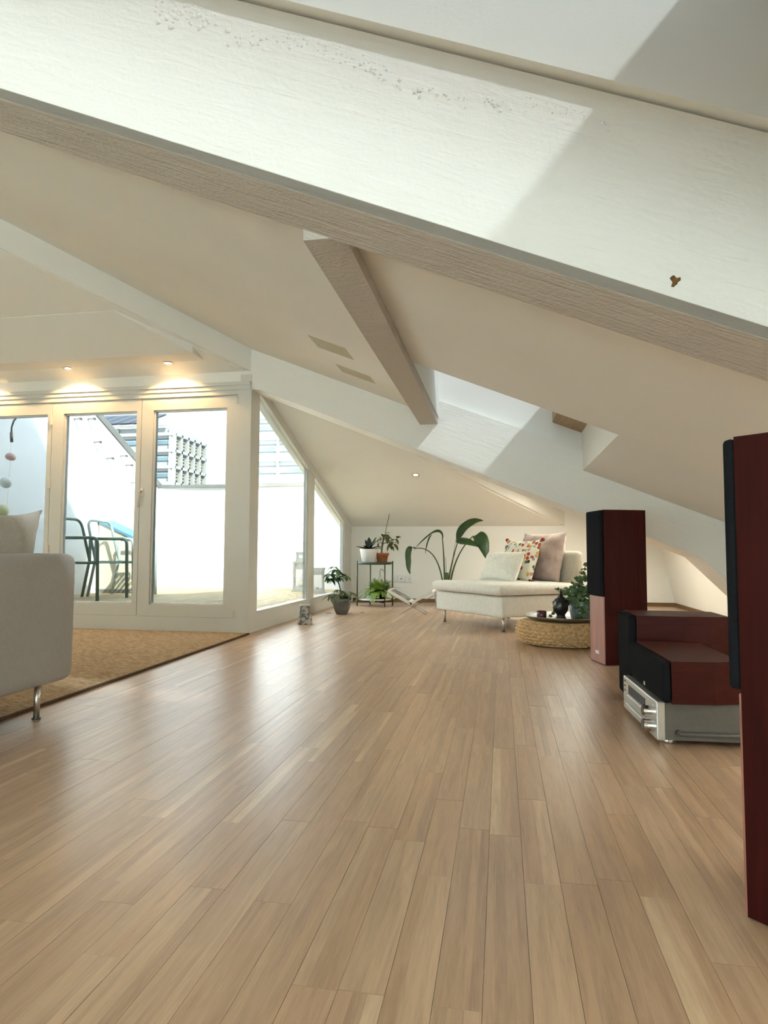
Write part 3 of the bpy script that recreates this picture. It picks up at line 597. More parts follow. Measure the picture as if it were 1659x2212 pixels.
# ------------------------------------------------------------------ subwoofer, receiver, centre speaker
t=thing('subwoofer','boxy dark red subwoofer with full black front grille behind the receiver','speaker',(.615,3.175,0))
bm=B(); fp=[(0,0),(.2,-.012),(.32,-.006),(.405,.015),(.405,.28),(.32,.297),(.2,.303),(0,.293)]
prism(bm,[(x,y,.012) for x,y in fp],[(x,y,.412) for x,y in fp]); obj('cabinet',bm,'mahogany_h',t)
obj('grille',rbox(-.034,0,.0,.293,.012,.412,.014,3),'grille',t); obj('badge',rbox(-.038,-.033,.11,.13,.065,.09,.002,2),'silver',t)
for x,y in ((.04,.04),(.36,.04),(.04,.25),(.36,.25)): obj('foot',tb([(x,y,0),(x,y,.013)],.018,12),'black',t)
t=thing('receiver','silver stereo receiver with control knobs under the centre speaker','receiver',(.555,2.541,0),math.radians(2.6))
obj('case',bx(.03,.40,.004,.515,.02,.156),'greycase',t)
fpn=obj('front_panel',rbox(0,.03,0,.519,.018,.158,.004,2),'silver',t)
obj('display',bx(-.002,.002,.155,.42,.098,.134),'black',t); obj('display_bezel',rbox(-.007,.001,.150,.425,.058,.094,.003,2),'silver',t)
obj('flap',rbox(-.006,.001,.14,.46,.024,.052,.003,2),'silver',t)
for y,z,r in ((.085,.105,.021),(.085,.052,.023)):
    bm=B(); tube(bm,[(0,y,z),(-.028,y,z)],r,24); k=obj('knob',bm,'chrome',t); obj('knob_cap',tb([(-.028,y,z),(-.030,y,z)],r*.86,24),'darksteel',k)
for z in (.135,.075): obj('button',tb([(0,.04,z),(-.006,.04,z)],.006,12),'silver',t)
for y,z in ((.49,.14),(.49,.12),(.49,.10)): obj('button',bx(-.003,.001,y-.014,y+.004,z-.003,z+.003),'greycase',t)
obj('side_rail',tb([(.075,-.004,.045),(.40,-.004,.045)],.008,10),'greycase',t,True)
obj('screw',tb([(.075,.005,.047),(.075,-.008,.047)],.011,14),'darksteel',t)
for x,y in ((.05,.05),(.34,.05),(.05,.47),(.34,.47)): obj('foot',lathe([(.024,0),(.026,.004),(.026,.016),(.022,.02)],20),'chrome',t,True).location=(x,y,0)
t=thing('centre_speaker','low dark red centre speaker with black grille lying on the silver receiver','speaker',(.60,2.50,.159),math.radians(1.0))
bm=B(); fp=[(0,0),(.15,.01),(.255,.05),(.255,.52),(.15,.555),(0,.565)]
prism(bm,[(x,y,0) for x,y in fp],[(x,y,.152) for x,y in fp]); obj('cabinet',bm,'mahogany_h',t)
obj('grille',rbox(-.030,0,0,.565,.002,.15,.013,3),'grille',t); obj('badge',rbox(-.033,-.029,.275,.292,.012,.026,.0015,2),'silver',t)
# ------------------------------------------------------------------ chaise (armless chair)
ang=math.atan2(.63,.77)     # local +X = depth towards the back, +Y = width
ch=thing('armless_chair','cream fabric armless lounge chair on steel legs with scatter cushions','chair',(.01,5.80,0),ang)
Wc,Dc=1.04,.97
def skirt(x0,x1,y0,y1,z0,z1,seed):
    bm=rbox(x0,x1,y0,y1,z0,z1,.02,3); bmesh.ops.subdivide_edges(bm,edges=bm.edges[:],cuts=8,use_grid_fill=True)
    for v in bm.verts:
        f=noise.noise((v.co.y*14+seed,v.co.z*2.0,v.co.x*5))*.022*(1-(v.co.z-z0)/(z1-z0)*.5)
        if v.co.x<x0+.03: v.co.x+=f
        if v.co.y<y0+.03: v.co.y+=f*.5
        if v.co.z<z0+.03: v.co.z+=noise.noise((v.co.x*9,v.co.y*9,seed))*.008
    return bm
obj('seat_base',skirt(0,Dc-.02,0,Wc,.125,.312,1.3),'cream',ch,True)
bm=rbox(-.055,Dc-.08,-.035,Wc+.035,.320,.418,.046,5); bmesh.ops.subdivide_edges(bm,edges=bm.edges[:],cuts=6,use_grid_fill=True)
for v in bm.verts:
    if v.co.z>.37: v.co.z+=.018*math.sin(PI*(v.co.x+.035)/(Dc-.045))*math.sin(PI*(v.co.y+.02)/(Wc+.04))+noise.noise((v.co.x*6,v.co.y*6,2))*.008
    if v.co.x<.02: v.co.x+=noise.noise((v.co.y*22,v.co.z*5,7))*.012
obj('seat_cushion',bm,'cream',ch,True)
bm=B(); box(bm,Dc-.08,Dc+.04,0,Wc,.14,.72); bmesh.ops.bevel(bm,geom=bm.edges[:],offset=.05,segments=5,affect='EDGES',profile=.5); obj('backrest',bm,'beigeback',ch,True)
for x,y in ((.055,.06),(.055,Wc-.06),(Dc-.09,.06),(Dc-.09,Wc-.06)):
    l=obj('leg',tb([(x,y,.004),(x,y,.14)],.0125,12),'steel',ch,True); obj('foot',tb([(x,y,0),(x,y,.006)],.017,12),'darksteel',l)
mw=Matrix.Translation((.01,5.80,0))@Matrix.Rotation(ang,4,'Z')
def cush(name,vsf,m,lx,ly,lz,tilt,yawo,label):
    o=obj(name,vsf,m,None,True); p=mw@Vector((lx,ly,lz)); o.location=p
    o.rotation_euler=(Matrix.Rotation(ang+PI/2+yawo,3,'Z')@Matrix.Rotation(tilt,3,'X')).to_euler(); return tag(o,label,'cushion')
c1=cush('scatter_cushion',pillow(.56,.50,.17,seed=5,wr=.055),'rose',.77,.40,.415,.22,0.05,'large rumpled dusty rose cushion leaning on the chair backrest')
c2=cush('scatter_cushion',pillow(.50,.44,.13,seed=8,wr=.015),'pattern',.56,.52,.418,.36,.02,'white cushion embroidered with colourful flowers and red corner tassels')
for u,v in ((-.25,.44),(.25,.44),(-.25,0),(.25,0)):
    o=obj('tassel',lathe([(.003,.016),(.016,.010),(.020,-.004),(.012,-.018),(.003,-.022)],12),'red',c2,True); o.location=(u*1.04,0,v+(.004 if v>.1 else .012))
c3=cush('scatter_cushion',pillow(.58,.32,.15,seed=11,wr=.012),'linen',.36,.54,.42,.42,-.04,'plain off-white oblong cushion in front of the embroidered one')
# ------------------------------------------------------------------ pouf with tray
pc=(.475,5.24)
vs=[];fs=[];nr,na=51,252
for j in range(nr):
    a=-PI*.48+PI*.96*j/(nr-1)
    for i in range(na):
        th=2*PI*i/na; row=j//5
        bmp=(abs(math.sin(th*21+(row%2)*PI/2))*.020*math.sin(PI*(j%5)/5)-.004)
        R=.255+.105*math.cos(a)**.7+bmp if math.cos(a)>0 else .255+bmp
        vs.append((R*math.cos(th),R*math.sin(th),.092+.090*math.sin(a)))
for j in range(nr-1):
    for i in range(na): fs.append((j*na+i,j*na+(i+1)%na,(j+1)*na+(i+1)%na,(j+1)*na+i))
fs.append(tuple(range(na))[::-1]); fs.append(tuple((nr-1)*na+i for i in range(na)))
pf_=obj('pouf',(vs,fs),'seagrass',None,True); pf_.location=(*pc,0); tag(pf_,'round braided banana-fibre floor pouf carrying a metal tray','pouf')
tz_=.184
o=obj('tray',lathe([(.22,0),(.27,.004),(.315,.030),(.318,.034),(.312,.034),(.268,.010),(.0,.008)],64,False),'tray',None,True); o.location=(pc[0]+.01,pc[1],tz_); tag(o,'round hammered metal tray with candle and plant on the pouf','tray')
tt=tz_+.0105
cd=thing('candle_jar','small plum coloured candle jar on the metal tray','candle',(.302,5.13,tt)); obj('jar',lathe([(.028,0),(.036,.004),(.037,.062),(.033,.062),(.031,.05),(.0,.05)],28),'candle',cd,True); obj('wick',tb([(0,0,.048),(0.002,0,.062)],.0015,6),'black',cd)
# head sculpture
hb=thing('head_sculpture','black head figurine with pointed topknot on the metal tray','figurine',(.445,5.13,tt))
bm=lathe([(.040,0),(.042,.006),(.034,.020),(.032,.035),(.040,.048),(.050,.062),(.056,.082),(.058,.105),(.056,.125),(.048,.142),(.036,.154),(.026,.160),(.024,.170),(.019,.182),(.010,.196),(.006,.215),(.0015,.236)],32)
for v in bm.verts:
    x,y,z=v.co
    a=math.atan2(y,x); d=math.cos(a-(-PI*.72)) # face direction
    r=math.hypot(x,y)
    if .048<z<.15:
        f=0
        if d>.9: f+=.006*math.exp(-((z-.075)/.012)**2)*(1 if d>.94 else .5)+.016*math.exp(-((z-.088)/.010)**2)*(d>.975)+.010*math.exp(-((z-.100)/.012)**2)*(d>.985)-.006*math.exp(-((z-.107)/.008)**2)*(.9<d<.975)
        if abs(d)<.25: f+=.007*math.exp(-((z-.09)/.02)**2)
        v.co.x+=f*math.cos(a); v.co.y+=f*math.sin(a)
    if .128<z<.16: v.co.x*=1.06; v.co.y*=1.06
obj('head',bm,'buddha',hb,True)
bm=B(); rnd=random.Random(5)
for i in range(90):
    a=rnd.random()*2*PI; h=rnd.uniform(.112,.165); rr_=.058 if h<.125 else .058-(h-.125)*.75
    if math.cos(a+PI*.72)>.6 and h<.128: continue
    m4=Matrix.Translation((rr_*math.cos(a),rr_*math.sin(a),h)); bmesh.ops.create_icosphere(bm,subdivisions=1,radius=.0065,matrix=m4)
o=obj('hair_curls',bm,'buddha',hb,True); o['kind']='stuff'
# zinc bucket with ivy
zb=thing('potted_ivy','ivy spilling from a dented zinc bucket on the metal tray','plant',(.60,5.20,tt))
obj('bucket',lathe([(.068,0),(.074,.004),(.082,.05),(.086,.105),(.080,.118),(.088,.128),(.092,.136),(.086,.136),(.078,.118),(.0,.116)],36),'zinc',zb,True)
obj('soil',lathe([(.001,.120),(.078,.119),(.078,.117)],24),'soil',zb)
rnd=random.Random(11); vines=[]; leaves=[]
def ivyleaf(p,d,s):
    d=Vector(d).normalized(); n=Vector((rnd.uniform(-.5,.5),-.7+rnd.uniform(-.4,.4),rnd.uniform(.2,1))).normalized(); sd=d.cross(n).normalized(); n=sd.cross(d)
    p=Vector(p); pts=[(0,0),(.25,.5),(.45,.32),(.62,.42),(1,0),(.62,-.42),(.45,-.32),(.25,-.5)]
    vs=[tuple(p+d*a*s+sd*b*s+n*(-.15*abs(b)*s)) for a,b in pts]+[tuple(p+d*.45*s+n*.04*s)]
    vs2=[tuple(Vector(v)-n*.0008) for v in vs]
    fs=[(8,i,(i+1)%8) for i in range(8)]; k=9; fs+=[(k+8,k+(i+1)%8,k+i) for i in range(8)]
    return vs+vs2,fs
bmv=B()
ends=[(-.19,-.02,.10),(-.22,-.05,.045),(-.14,-.05,.20),(-.06,-.05,.26),(.02,-.03,.33),(.035,-.02,.40),(-.02,.02,.30),(.07,-.05,.24),(.1,0,.22),(-.1,-.08,.16),(0,-.1,.05),(.02,-.13,.025),(.05,-.11,.09),(-.17,.03,.22),(-.03,-.09,.18)]
for e in ends:
    st=Vector((rnd.uniform(-.04,.04),rnd.uniform(-.04,.04),.12)); e=Vector(e); mid=(st+e)/2+Vector((0,0,.08))
    pts=bez(st,mid,e,9); tube(bmv,pts,.0022,5)
    for i in range(2,10):
        for q in range(2):
            p=pts[i]+Vector((rnd.gauss(0,.012),rnd.gauss(0,.012),rnd.gauss(0,.012))); leaves.append(ivyleaf(p,(rnd.uniform(-1,1),rnd.uniform(-1,.3),rnd.uniform(-.8,.4)),rnd.uniform(.026,.046)))
for i in range(60):
    a=rnd.random()*2*PI; r=rnd.random()*.085; leaves.append(ivyleaf((r*math.cos(a),r*math.sin(a),.14+rnd.random()*.08),(rnd.uniform(-1,1),rnd.uniform(-1,.4),rnd.uniform(-.4,.8)),rnd.uniform(.03,.048)))
obj('vine_stems',bmv,'stem',zb,True); o=obj('foliage',join(leaves),'leaf_mid',zb); o['kind']='stuff'
# ------------------------------------------------------------------ bird of paradise plant
bp=thing('bird_of_paradise','tall plant with long arching stalks and broad dark leaves behind the chair','plant',(-.70,8.45,0))
obj('pot',lathe([(.13,0),(.15,.01),(.165,.22),(.17,.24),(.158,.24),(.15,.21),(.0,.205)],36),'whitepot',bp,True); obj('soil',lathe([(.001,.212),(.15,.209),(.15,.206)],24),'soil',bp)
def wl_(px,z): return ((px-965)/1392*8.75*.985, z)     # sideways offset from the stem base
stalks=[((-.03,.2),[(-.03,.62),(-.06,.90)],.006),((-.04,.2),[(-.10,.82),(-.43,.75)],.005),((.0,.2),[(.06,.6),(.15,.86)],.006),((.03,.2),[(.08,.68),(.345,.92)],.006),((.0,.2),[(.09,.7),(.145,1.02)],.0018),((-.01,.2),[(-.005,.4),(-.015,.64)],.0018)]
for (a,(c,d),r) in stalks:
    obj('stalk',tube(B(),bez((a[0],0,a[1]),(c[0],0,c[1]),(d[0],0,d[1]),14),r*2.2,8,r),'stem',bp,True)
obj('stem_sheath',tb([(-.01,0,.18),(-.012,0,.30),(-.005,0,.44)],.040,12,.028),'stem',bp,True)
def bl(name,pts,w,side,fold,wave=.05):
    o=obj(name,leafmesh(pts,lambda u:max(.001,w*math.sin(PI*min(1,.04+u*.96)**.75)**.7),side,fold,.0015,wave),'leaf_dark',bp,True)
bl('leaf',bez((-.058,0,.885),(-.07,.0,1.03),(-.22,0,.93),12)+bez((-.22,0,.93),(-.32,0,.86),(-.44,0,.73),6)[1:],.036,(.1,1,.55),.45)
bl('leaf',bez((-.20,.02,.93),(-.25,.03,.87),(-.285,.02,.68),10),.018,(.5,1,0),.6)
bl('leaf',bez((-.42,0,.75),(-.52,0,.80),(-.50,0,.58),8)+bez((-.50,0,.58),(-.505,0,.48),(-.48,0,.41),6)[1:],.046,(1,.8,0),.4)
bl('leaf',bez((.15,0,.86),(.17,0,1.00),(.30,0,1.08),8)+bez((.30,0,1.08),(.38,0,1.125),(.475,0,1.115),6)[1:],.066,(.5,-.55,-.65),.25)
bl('leaf',bez((.12,0,.85),(.25,-.03,.90),(.42,-.08,.77),10),.058,(.2,.8,1),.3)
bl('leaf',bez((.335,0,.91),(.46,-.05,1.0),(.52,-.09,.60),12),.10,(1,.2,.35),.2)
# ------------------------------------------------------------------ plant stand
ps=thing('plant_stand','dark green metal plant stand with round shelves beside white wall','plant stand',(-1.64,8.36,0))
sr=.222; lp=[(-.22,-.07),(.16,-.145),(.222,.09),(-.10,.2)]
for i,(x,y) in enumerate(lp): obj('leg',tb([(x,y,0),(x,y,.585)],.0085,8),'greenmetal',ps,True)
obj('top_shelf',lathe([(.0,.540),(.205,.540),(.228,.548),(.228,.572),(.221,.572),(.219,.552),(.0,.550)],40,False),'greenmetal',ps,True)
obj('bottom_shelf',lathe([(.0,.075),(.19,.075),(.212,.082),(.212,.10),(.206,.10),(.2,.085),(.0,.084)],40,False),'whitepot',ps,True)
bm=B(); tube(bm,[(lp[0][0],lp[0][1],.05),(lp[2][0],lp[2][1],.05)],.006,6); tube(bm,[(lp[1][0],lp[1][1],.05),(lp[3][0],lp[3][1],.05)],.006,6); obj('cross_brace',bm,'greenmetal',ps)
# white pot with succulent
zt=.5512
wp=thing('potted_succulent','dark spiky succulent in a white tapered pot on the green stand','plant',(-1.715,8.34,zt))
obj('pot',lathe([(.082,0),(.088,.004),(.122,.185),(.124,.192),(.114,.192),(.11,.178),(.0,.176)],40),'whitepot',wp,True); obj('soil',lathe([(.001,.180),(.108,.178),(.108,.176)],24),'soil',wp)
for a,t,L,W in ((200,22,.17,.085),(330,22,.18,.07),(100,68,.20,.07),(60,55,.23,.05),(130,62,.17,.06),(150,25,.13,.06),(20,15,.15,.05),(250,30,.12,.06),(300,40,.11,.05),(115,70,.12,.05)):
    a=math.radians(a); t=math.radians(t); obj('leaf',simple_leaf((.02*math.cos(a),.02*math.sin(a),.178),(math.cos(a)*math.cos(t),math.sin(a)*math.cos(t)*.7,math.sin(t)),L,W,.10),'succ',wp,True)
# terracotta pot
tp=thing('potted_shrub','leafy staked shrub in a terracotta pot on the green stand','plant',(-1.545,8.375,zt))
obj('pot',lathe([(.058,0),(.062,.004),(.078,.108),(.088,.110),(.091,.142),(.082,.142),(.08,.13),(.0,.128)],36),'terracotta',tp,True); obj('soil',lathe([(.001,.132),(.08,.130),(.08,.128)],24),'soil',tp)
obj('stake',tb([(-.01,0,.12),(.03,0,.36),(.095,0,.66)],.004,6),'wood_stick',tp,True)
stm=[(-.01,0,.12),(-.005,0,.2),(.0,0,.26),(.02,0,.36)]; obj('stem',tb(stm,.011,8,.006),'wood_stick',tp,True)
for e in ((-.10,-.02,.29),(.12,-.02,.30),(.17,0,.25),(.06,-.03,.40),(.20,.0,.33),(-.04,.02,.36)):
    obj('twig',tube(B(),bez((.0,0,.25),(e[0]*.5,e[1],.30),e,6),.003,5),'stem',tp)
rnd=random.Random(21)
for i in range(30):
    bx_,bz=rnd.choice([(.12,.30),(.16,.27),(.05,.38),(.03,.35),(-.09,.30),(-.05,.24),(.20,.33),(.09,.22),(.13,.28),(.0,.36)])
    d=(rnd.uniform(-.6,.8)+bx_*2,rnd.uniform(-.8,.3),rnd.uniform(-.9,.5)); L=rnd.uniform(.065,.125) if bx_>0 else rnd.uniform(.04,.07)
    obj('leaf',simple_leaf((bx_+rnd.gauss(0,.015),rnd.gauss(-.01,.015),bz+rnd.gauss(0,.015)),d,L,L*.55,.35,5),'leaf_olive',tp,True)
# fern on the lower shelf
fz=.0845
fn=thing('potted_fern','bushy light green fern with a hanging hook in a black pot','plant',(-1.565,8.33,fz))
obj('saucer',lathe([(.0,0),(.10,0),(.125,.012),(.118,.012),(.09,.006),(.0,.006)],32,False),'black',fn,True); obj('pot',lathe([(.072,.006),(.095,.10),(.105,.104),(.105,.116),(.095,.116),(.09,.105),(.0,.102)],32),'black',fn,True); obj('soil',lathe([(.001,.106),(.09,.104),(.09,.102)],20),'soil',fn)
bm=B()
for a in (0,2.1,4.2): tube(bm,[(.10*math.cos(a),.10*math.sin(a),.11),(.0,.0,.33)],.0016,5)
tube(bm,[(0,0,.32),(0,0,.355)]+[(.022-.022*math.cos(q*.35)-.0,0,.37+.026*math.sin(q*.35)) for q in range(1,11)],.004,6); obj('hook',bm,'darksteel',fn,True)
rnd=random.Random(31); fr=[]
for i in range(240):
    a=rnd.random()*2*PI; L=rnd.uniform(.17,.31); el=rnd.uniform(.2,1.35); p0=Vector((.05*math.cos(a),.05*math.sin(a),.10))
    d=Vector((math.cos(a)*math.cos(el),math.sin(a)*math.cos(el)*.8,math.sin(el))); n=9
    pts=[p0+d*L*q/n+Vector((0,0,-.55*L*(q/n)**2*(1.3-el*.5))) for q in range(n+1)]
    s_=Vector((-math.sin(a),math.cos(a),0)); vs=[];fs=[]
    for q in range(n):
        c=(pts[q]+pts[q+1])/2; t_=(pts[q+1]-pts[q]); ww=.036*(1-q/n*.7)
        for sg in (-1,1):
            o=len(vs); tip=c+s_*sg*ww+t_*.5; vs+=[tuple(pts[q]),tuple(pts[q+1]-t_*.25),tuple(tip),tuple(tip-t_*.35)]; fs.append((o,o+1,o+2,o+3))
    fr.append((vs,fs))
o=obj('fronds',join(fr),'fern',fn); o['kind']='stuff'
# ------------------------------------------------------------------ grey pot umbrella plant
gp=thing('potted_umbrella_plant','young umbrella plant in a round grey pot next to the glass','plant',(-1.785,7.16,0))
obj('pot',lathe([(.058,0),(.066,.006),(.088,.06),(.098,.11),(.098,.15),(.094,.172),(.086,.172),(.088,.15),(.0,.145)],36),'greypot',gp,True); obj('soil',lathe([(.001,.150),(.088,.148),(.088,.146)],24),'soil',gp)
obj('stem',tb([(.0,0,.145),(-.015,0,.26),(-.04,0,.36),(-.06,0,.46)],.010,8,.005),'stem',gp,True)
rnd=random.Random(41)
for cx_,cz,n,L,mt in ((-.06,.50,7,.085,'leaf_mid'),(-.12,.45,7,.085,'leaf_mid'),(.0,.455,7,.08,'leaf_mid'),(-.05,.41,6,.08,'leaf_dark'),(-.14,.40,6,.08,'leaf_mid'),(.04,.43,6,.08,'leaf_mid'),(-.09,.53,4,.06,'leaf_mid'),
                     (-.11,.22,6,.09,'leaf_sil'),(.05,.25,6,.10,'leaf_sil'),(-.05,.21,6,.09,'leaf_sil'),(.09,.24,5,.09,'leaf_sil'),(-.02,.27,5,.07,'leaf_olive'),(.02,.20,6,.09,'leaf_dark')):
    c=Vector((cx_,rnd.uniform(-.05,.03),cz)); st=Vector((-.045,0,cz-.04)) if cz>.35 else Vector((0,0,.15))
    obj('leaf_stalk',tube(B(),bez(st,(st+c)/2+Vector((0,0,.02)),c,5),.0022,5),'stem',gp)
    for i in range(n):
        a=2*PI*i/n+rnd.random(); obj('leaf',simple_leaf(c,(math.cos(a),math.sin(a),rnd.uniform(-.5,.15)),L*1.3*rnd.uniform(.75,1.1),L*.56,.45,5),mt,gp,True)
# fallen leaves
for x,y,L,rz,lab in ((-1.97,7.15,.075,.2,'dry leaf on the floor between the grey pot and the glass'),(-1.67,7.17,.07,2.4,'curled olive dry leaf on the floor touching distance from the grey pot'),(-1.60,7.30,.06,.6,'thin dry leaf on the floor between grey pot and plant stand')):
    o=obj('fallen_leaf',simple_leaf((0,0,0),(1,0,.10),L,.026,.1,5),'dry',None,True); o.location=(x,y,.006); o.rotation_euler=(0,0,rz); tag(o,lab,'leaf','fallen leaves by the grey pot')
# bark vase
bv=thing('bark_lantern','mottled bark covered hollow stump vase on the floor by the glass','vase',(-1.885,6.08,0))
bm=lathe([(.070,0),(.072,.004),(.060,.09),(.054,.18),(.049,.186),(.045,.18),(.05,.09),(.052,.02),(.0,.018)],36)
for v in bm.verts:
    a=math.atan2(v.co.y,v.co.x); f=1+.05*math.sin(3*a+1)+.03*math.sin(7*a+v.co.z*20); v.co.x*=f; v.co.y*=f
obj('shell',bm,'birch',bv,True)
bm=B(); tube(bm,[(.0475*math.cos(q*PI/12)*(1+.05*math.sin(3*q*PI/12+1)),.0475*math.sin(q*PI/12)*(1+.05*math.sin(3*q*PI/12+1)),.186) for q in range(25)],.004,6,cap=False); obj('rim',bm,'linen',bv,True)
# ------------------------------------------------------------------ sockets
for i,(x,lab) in enumerate(((-1.507,'white wall socket plate behind the fern'),(-1.40,'white wall plate with round aerial socket, middle of three'),(-1.287,'white wall socket plate nearest the arching plant leaves'))):
    t=thing('wall_socket',lab,'socket',(x,YF,.327),0,'wall sockets behind the plants'); obj('plate',rbox(-.048,.048,-.014,0,-.052,.052,.006,2),'socket',t)
    obj('insert',rbox(-.034,.034,-.019,-.012,-.034,.034,.004,2),'socket',t)
    for hx,hz in (((0,0),) if i==1 else ((-.01,.0),(.01,.0),(0,-.012))): obj('socket_hole',tb([(hx,-.0185,hz),(hx,-.0200,hz)],.009 if i==1 else .0035,10),'hole',t)
# ------------------------------------------------------------------ open book on acrylic stand
bk=thing('book_stand','clear acrylic cross-shaped book stand beside the cream chair','book stand',(-1.02,7.33,0))
def plate(a,b,y0,y1,t):
    a,b=Vector((a[0],0,a[1])),Vector((b[0],0,b[1])); d=(b-a).normalized(); n=Vector((-d.z,0,d.x))*t/2; bm=B()
    prism(bm,[(p.x,y0,p.z) for p in (a-n,b-n,b+n,a+n)],[(p.x,y1,p.z) for p in (a-n,b-n,b+n,a+n)]); return bm
obj('stand_plate',plate((-.11,.004),(.27,.215),-.10,.14,.005),'acrylic',bk); obj('stand_plate',plate((.19,.004),(-.21,.222),-.10,.14,.005),'acrylic',bk)
for y in (-.10,.14):
    for a,b in (((-.11,y,.003),(.27,y,.215)),((.19,y,.003),(-.21,y,.222))): obj('polished_edge',tb([a,b],.002,6),'greycase',bk)
ob=thing('open_book','large open book with a dark photograph on the acrylic stand','book',(-1.02,7.33,0))
def bplate(a,b,y0,y1,t,off,m,n):
    a,b=Vector((a[0],0,a[1])),Vector((b[0],0,b[1])); d=(b-a).normalized(); nn=Vector((-d.z,0,d.x)); nn=nn if nn.z>0 else -nn; a=a+nn*off; b=b+nn*off; bm=B()
    prism(bm,[(p.x,y0,p.z) for p in (a,b,b+nn*t,a+nn*t)],[(p.x,y1,p.z) for p in (a,b,b+nn*t,a+nn*t)]); return obj(n,bm,m,ob)
bplate((.02,.100),(-.255,.252),-.13,.23,.030,.004,'page','page_block'); bplate((.02,.108),(.27,.250),-.13,.23,.030,.004,'page','page_block')
bplate((-.03,.1277),(-.235,.241),-.10,.21,.0012,.0347,'photo','photograph')
# ------------------------------------------------------------------ terrace furniture
def tchair(loc,rz,m,label):
    t=thing('garden_armchair',label,'chair',(*loc,DZ),rz,'garden armchairs on the terrace'); r=.018
    for s in (-1,1):
        x=.27*s; A=.70
        obj('leg',tb(roundpath([(x,-.26,0),(x*1.0,-.24,A),(x,.26,A)],.07),r,10),m,t,True)
        obj('leg',tb([(x*.97,.34,0),(x*.97,.25,.45),(x*.97,.25,A)],r*.95,10),m,t,True)
        obj('seat_rail',tb([(x,-.245,.42),(x,.25,.42)],r*.8,8),m,t,True)
    obj('back_frame',tb(roundpath([(-.262,.245,.42),(-.25,.38,.93),(.25,.38,.93),(.262,.245,.42)],.11),r*.9,10),m,t,True)
    for i in range(7): obj('seat_slat',rbox(-.255,.255,-.225+i*.066,-.175+i*.066,.412,.424,.004,1),m,t)
    return t
tchair((-4.65,6.77),math.radians(88),'green_chair','dark sage green tubular armchair on the terrace decking')
tchair((-4.62,7.38),math.radians(92),'pale_chair','pale grey tubular armchair on the terrace beside the green one')
t=thing('storage_box','beige storage chest with sloping blue lid against the terrace wall','storage box',(-5.04,7.95,DZ))
bm=B(); prism(bm,[(-.24,-.17,.05),(.23,-.17,.05),(.23,-.17,.73),(-.24,-.17,.93)],[(-.24,.17,.05),(.23,.17,.05),(.23,.17,.73),(-.24,.17,.93)]); obj('body',bm,'beigebox',t)
bm=B(); prism(bm,[(-.25,-.19,.937),(.26,-.19,.720),(.26,-.19,.752),(-.25,-.19,.969)],[(-.25,.19,.937),(.26,.19,.720),(.26,.19,.752),(-.25,.19,.969)]); obj('lid',bm,'bluelid',t)
obj('plinth',bx(-.24,.24,-.175,.17,0,.05),'cap',t); obj('hinge_rail',bx(.17,.18,-.176,-.168,.12,.62),'beigeback',t)
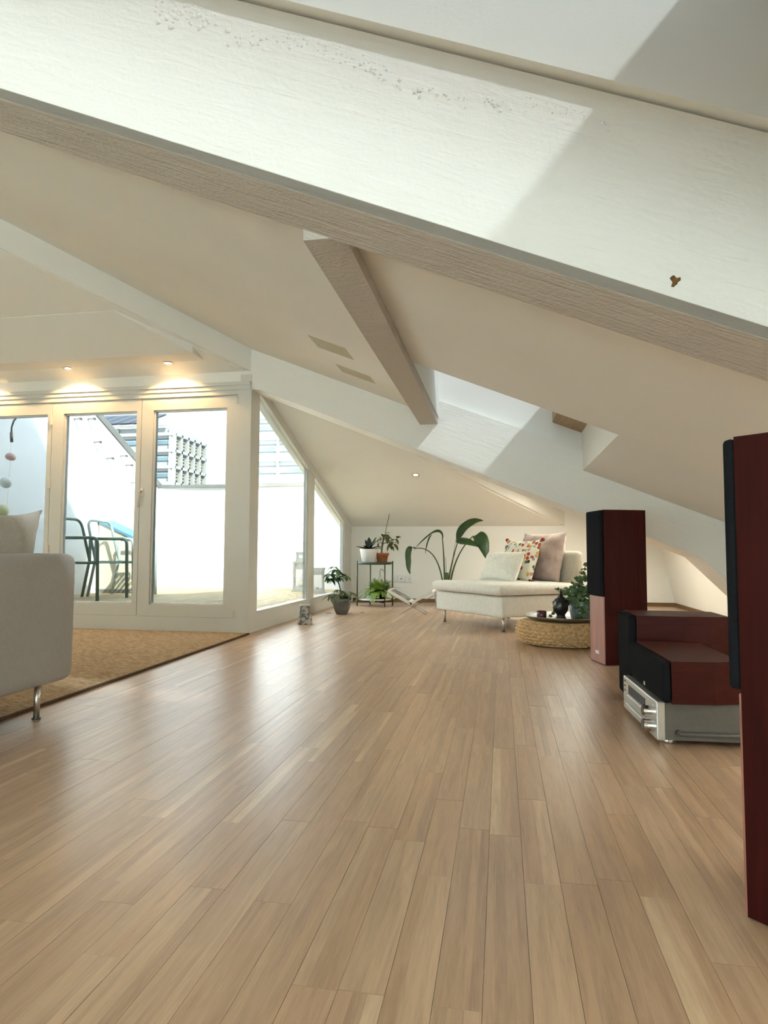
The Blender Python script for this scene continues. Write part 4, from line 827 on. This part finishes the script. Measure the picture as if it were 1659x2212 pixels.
def lantern(loc,w_,h,label,z=DZ):
    t=thing('lantern',label,'lantern',(*loc,z),math.radians(12)); a=w_/2
    obj('base',bx(-a*1.18,a*1.18,-a*1.18,a*1.18,0,h*.06),'lacquer',t); obj('roof',bx(-a*1.08,a*1.08,-a*1.08,a*1.08,h*.93,h),'lacquer',t)
    for x in (-1,1):
        for y in (-1,1): obj('post',bx(min(x*a,x*a*.78),max(x*a,x*a*.78),min(y*a,y*a*.78),max(y*a,y*a*.78),h*.06,h*.93),'lacquer',t)
    bm=B()
    for z_ in (.10,.76): 
        for q in (-1,1): box(bm,-a,a,min(q*a,q*a*.86),max(q*a,q*a*.86),h*z_-.012,h*z_+.02); box(bm,min(q*a,q*a*.86),max(q*a,q*a*.86),-a,a,h*z_-.012,h*z_+.02)
    obj('frame_rail',bm,'lacquer',t)
    bm=B()
    for q in (-1,1):
        for i in range(5):
            c=-a*.7+i*a*.35; box(bm,c-.006,c+.006,q*a*.9-.006,q*a*.9+.006,h*.78,h*.93); box(bm,q*a*.9-.006,q*a*.9+.006,c-.006,c+.006,h*.78,h*.93)
    obj('vent_bars',bm,'lacquer',t)
    bm=B()
    for q in (-1,1): box(bm,q*a*.85-.002,q*a*.85+.002,-a*.8,a*.8,h*.1,h*.76); box(bm,-a*.8,a*.8,q*a*.85-.002,q*a*.85+.002,h*.1,h*.76)
    obj('pane',bm,'acrylic',t); obj('candle',lathe([(.03,h*.06),(.03,h*.22),(.0,h*.22)],16),'linen',t)
lantern((-2.80,8.80),.19,.42,'tall white wooden lantern on the deck by the parapet, with a small one on it'); lantern((-2.78,8.80),.15,.13,'small white box lantern standing on top of the tall one',DZ+.4205)
lantern((-2.46,8.45),.20,.34,'added white lantern modelling the reflection of the tall one in the side pane')  # extra lantern added in place of a reflection in the side glazing
# wind chime on a shepherd's hook
t=thing('wind_chime','hanging string of shell and glass floats on a curved hook outside the door','wind chime',(-5.08,5.95,DZ))
cxs,cyz=-5.08,DZ
def ct(n,bm,m): 
    o=obj(n,bm,m,t,True); return o
ct('hook_pole',tb([(-.17,-.35,0),(-.17,-.35,2.4),(-.05,-.2,2.50),(.085,0,2.3),(.088,0,2.12)],.008,8),'darksteel')
bm=B(); tube(bm,bez((.088,0,2.12),(.09,0,2.0),(.005,0,1.93),8)+[Vector((-.02,0,1.86)),Vector((-.018,0,1.72))],.009,8); tube(bm,[(-.02,0,1.80),(-.012,0,1.70)],.016,8); ct('hook_arm',bm,'darksteel')
ct('cord',tb([(-.016,0,1.72),(-.04,0,.85)],.0015,5),'linen')
for (x,z,r,mm) in ((-.018,1.545,.052,'shell'),(-.06,1.27,.060,'pearl'),(-.085,.975,.062,'yellowball')):
    bm=B(); bmesh.ops.create_uvsphere(bm,u_segments=20,v_segments=12,radius=r,matrix=Matrix.Translation((x,0,z)))
    if mm=='shell':
        for v in bm.verts: v.co.z=z+(v.co.z-z)*.8-.25*max(0,v.co.x-x)
    ct('float',bm,mm)
# white planter behind the sofa, on the deck
o=obj('planter',lathe([(.10,0),(.11,.01),(.13,.28),(.135,.30),(.12,.30),(.11,.25),(.0,.24)],32),'whitepot',None,True); o.location=(-4.55,6.0,DZ); tag(o,'plain white planter on the deck just outside the door','planter')
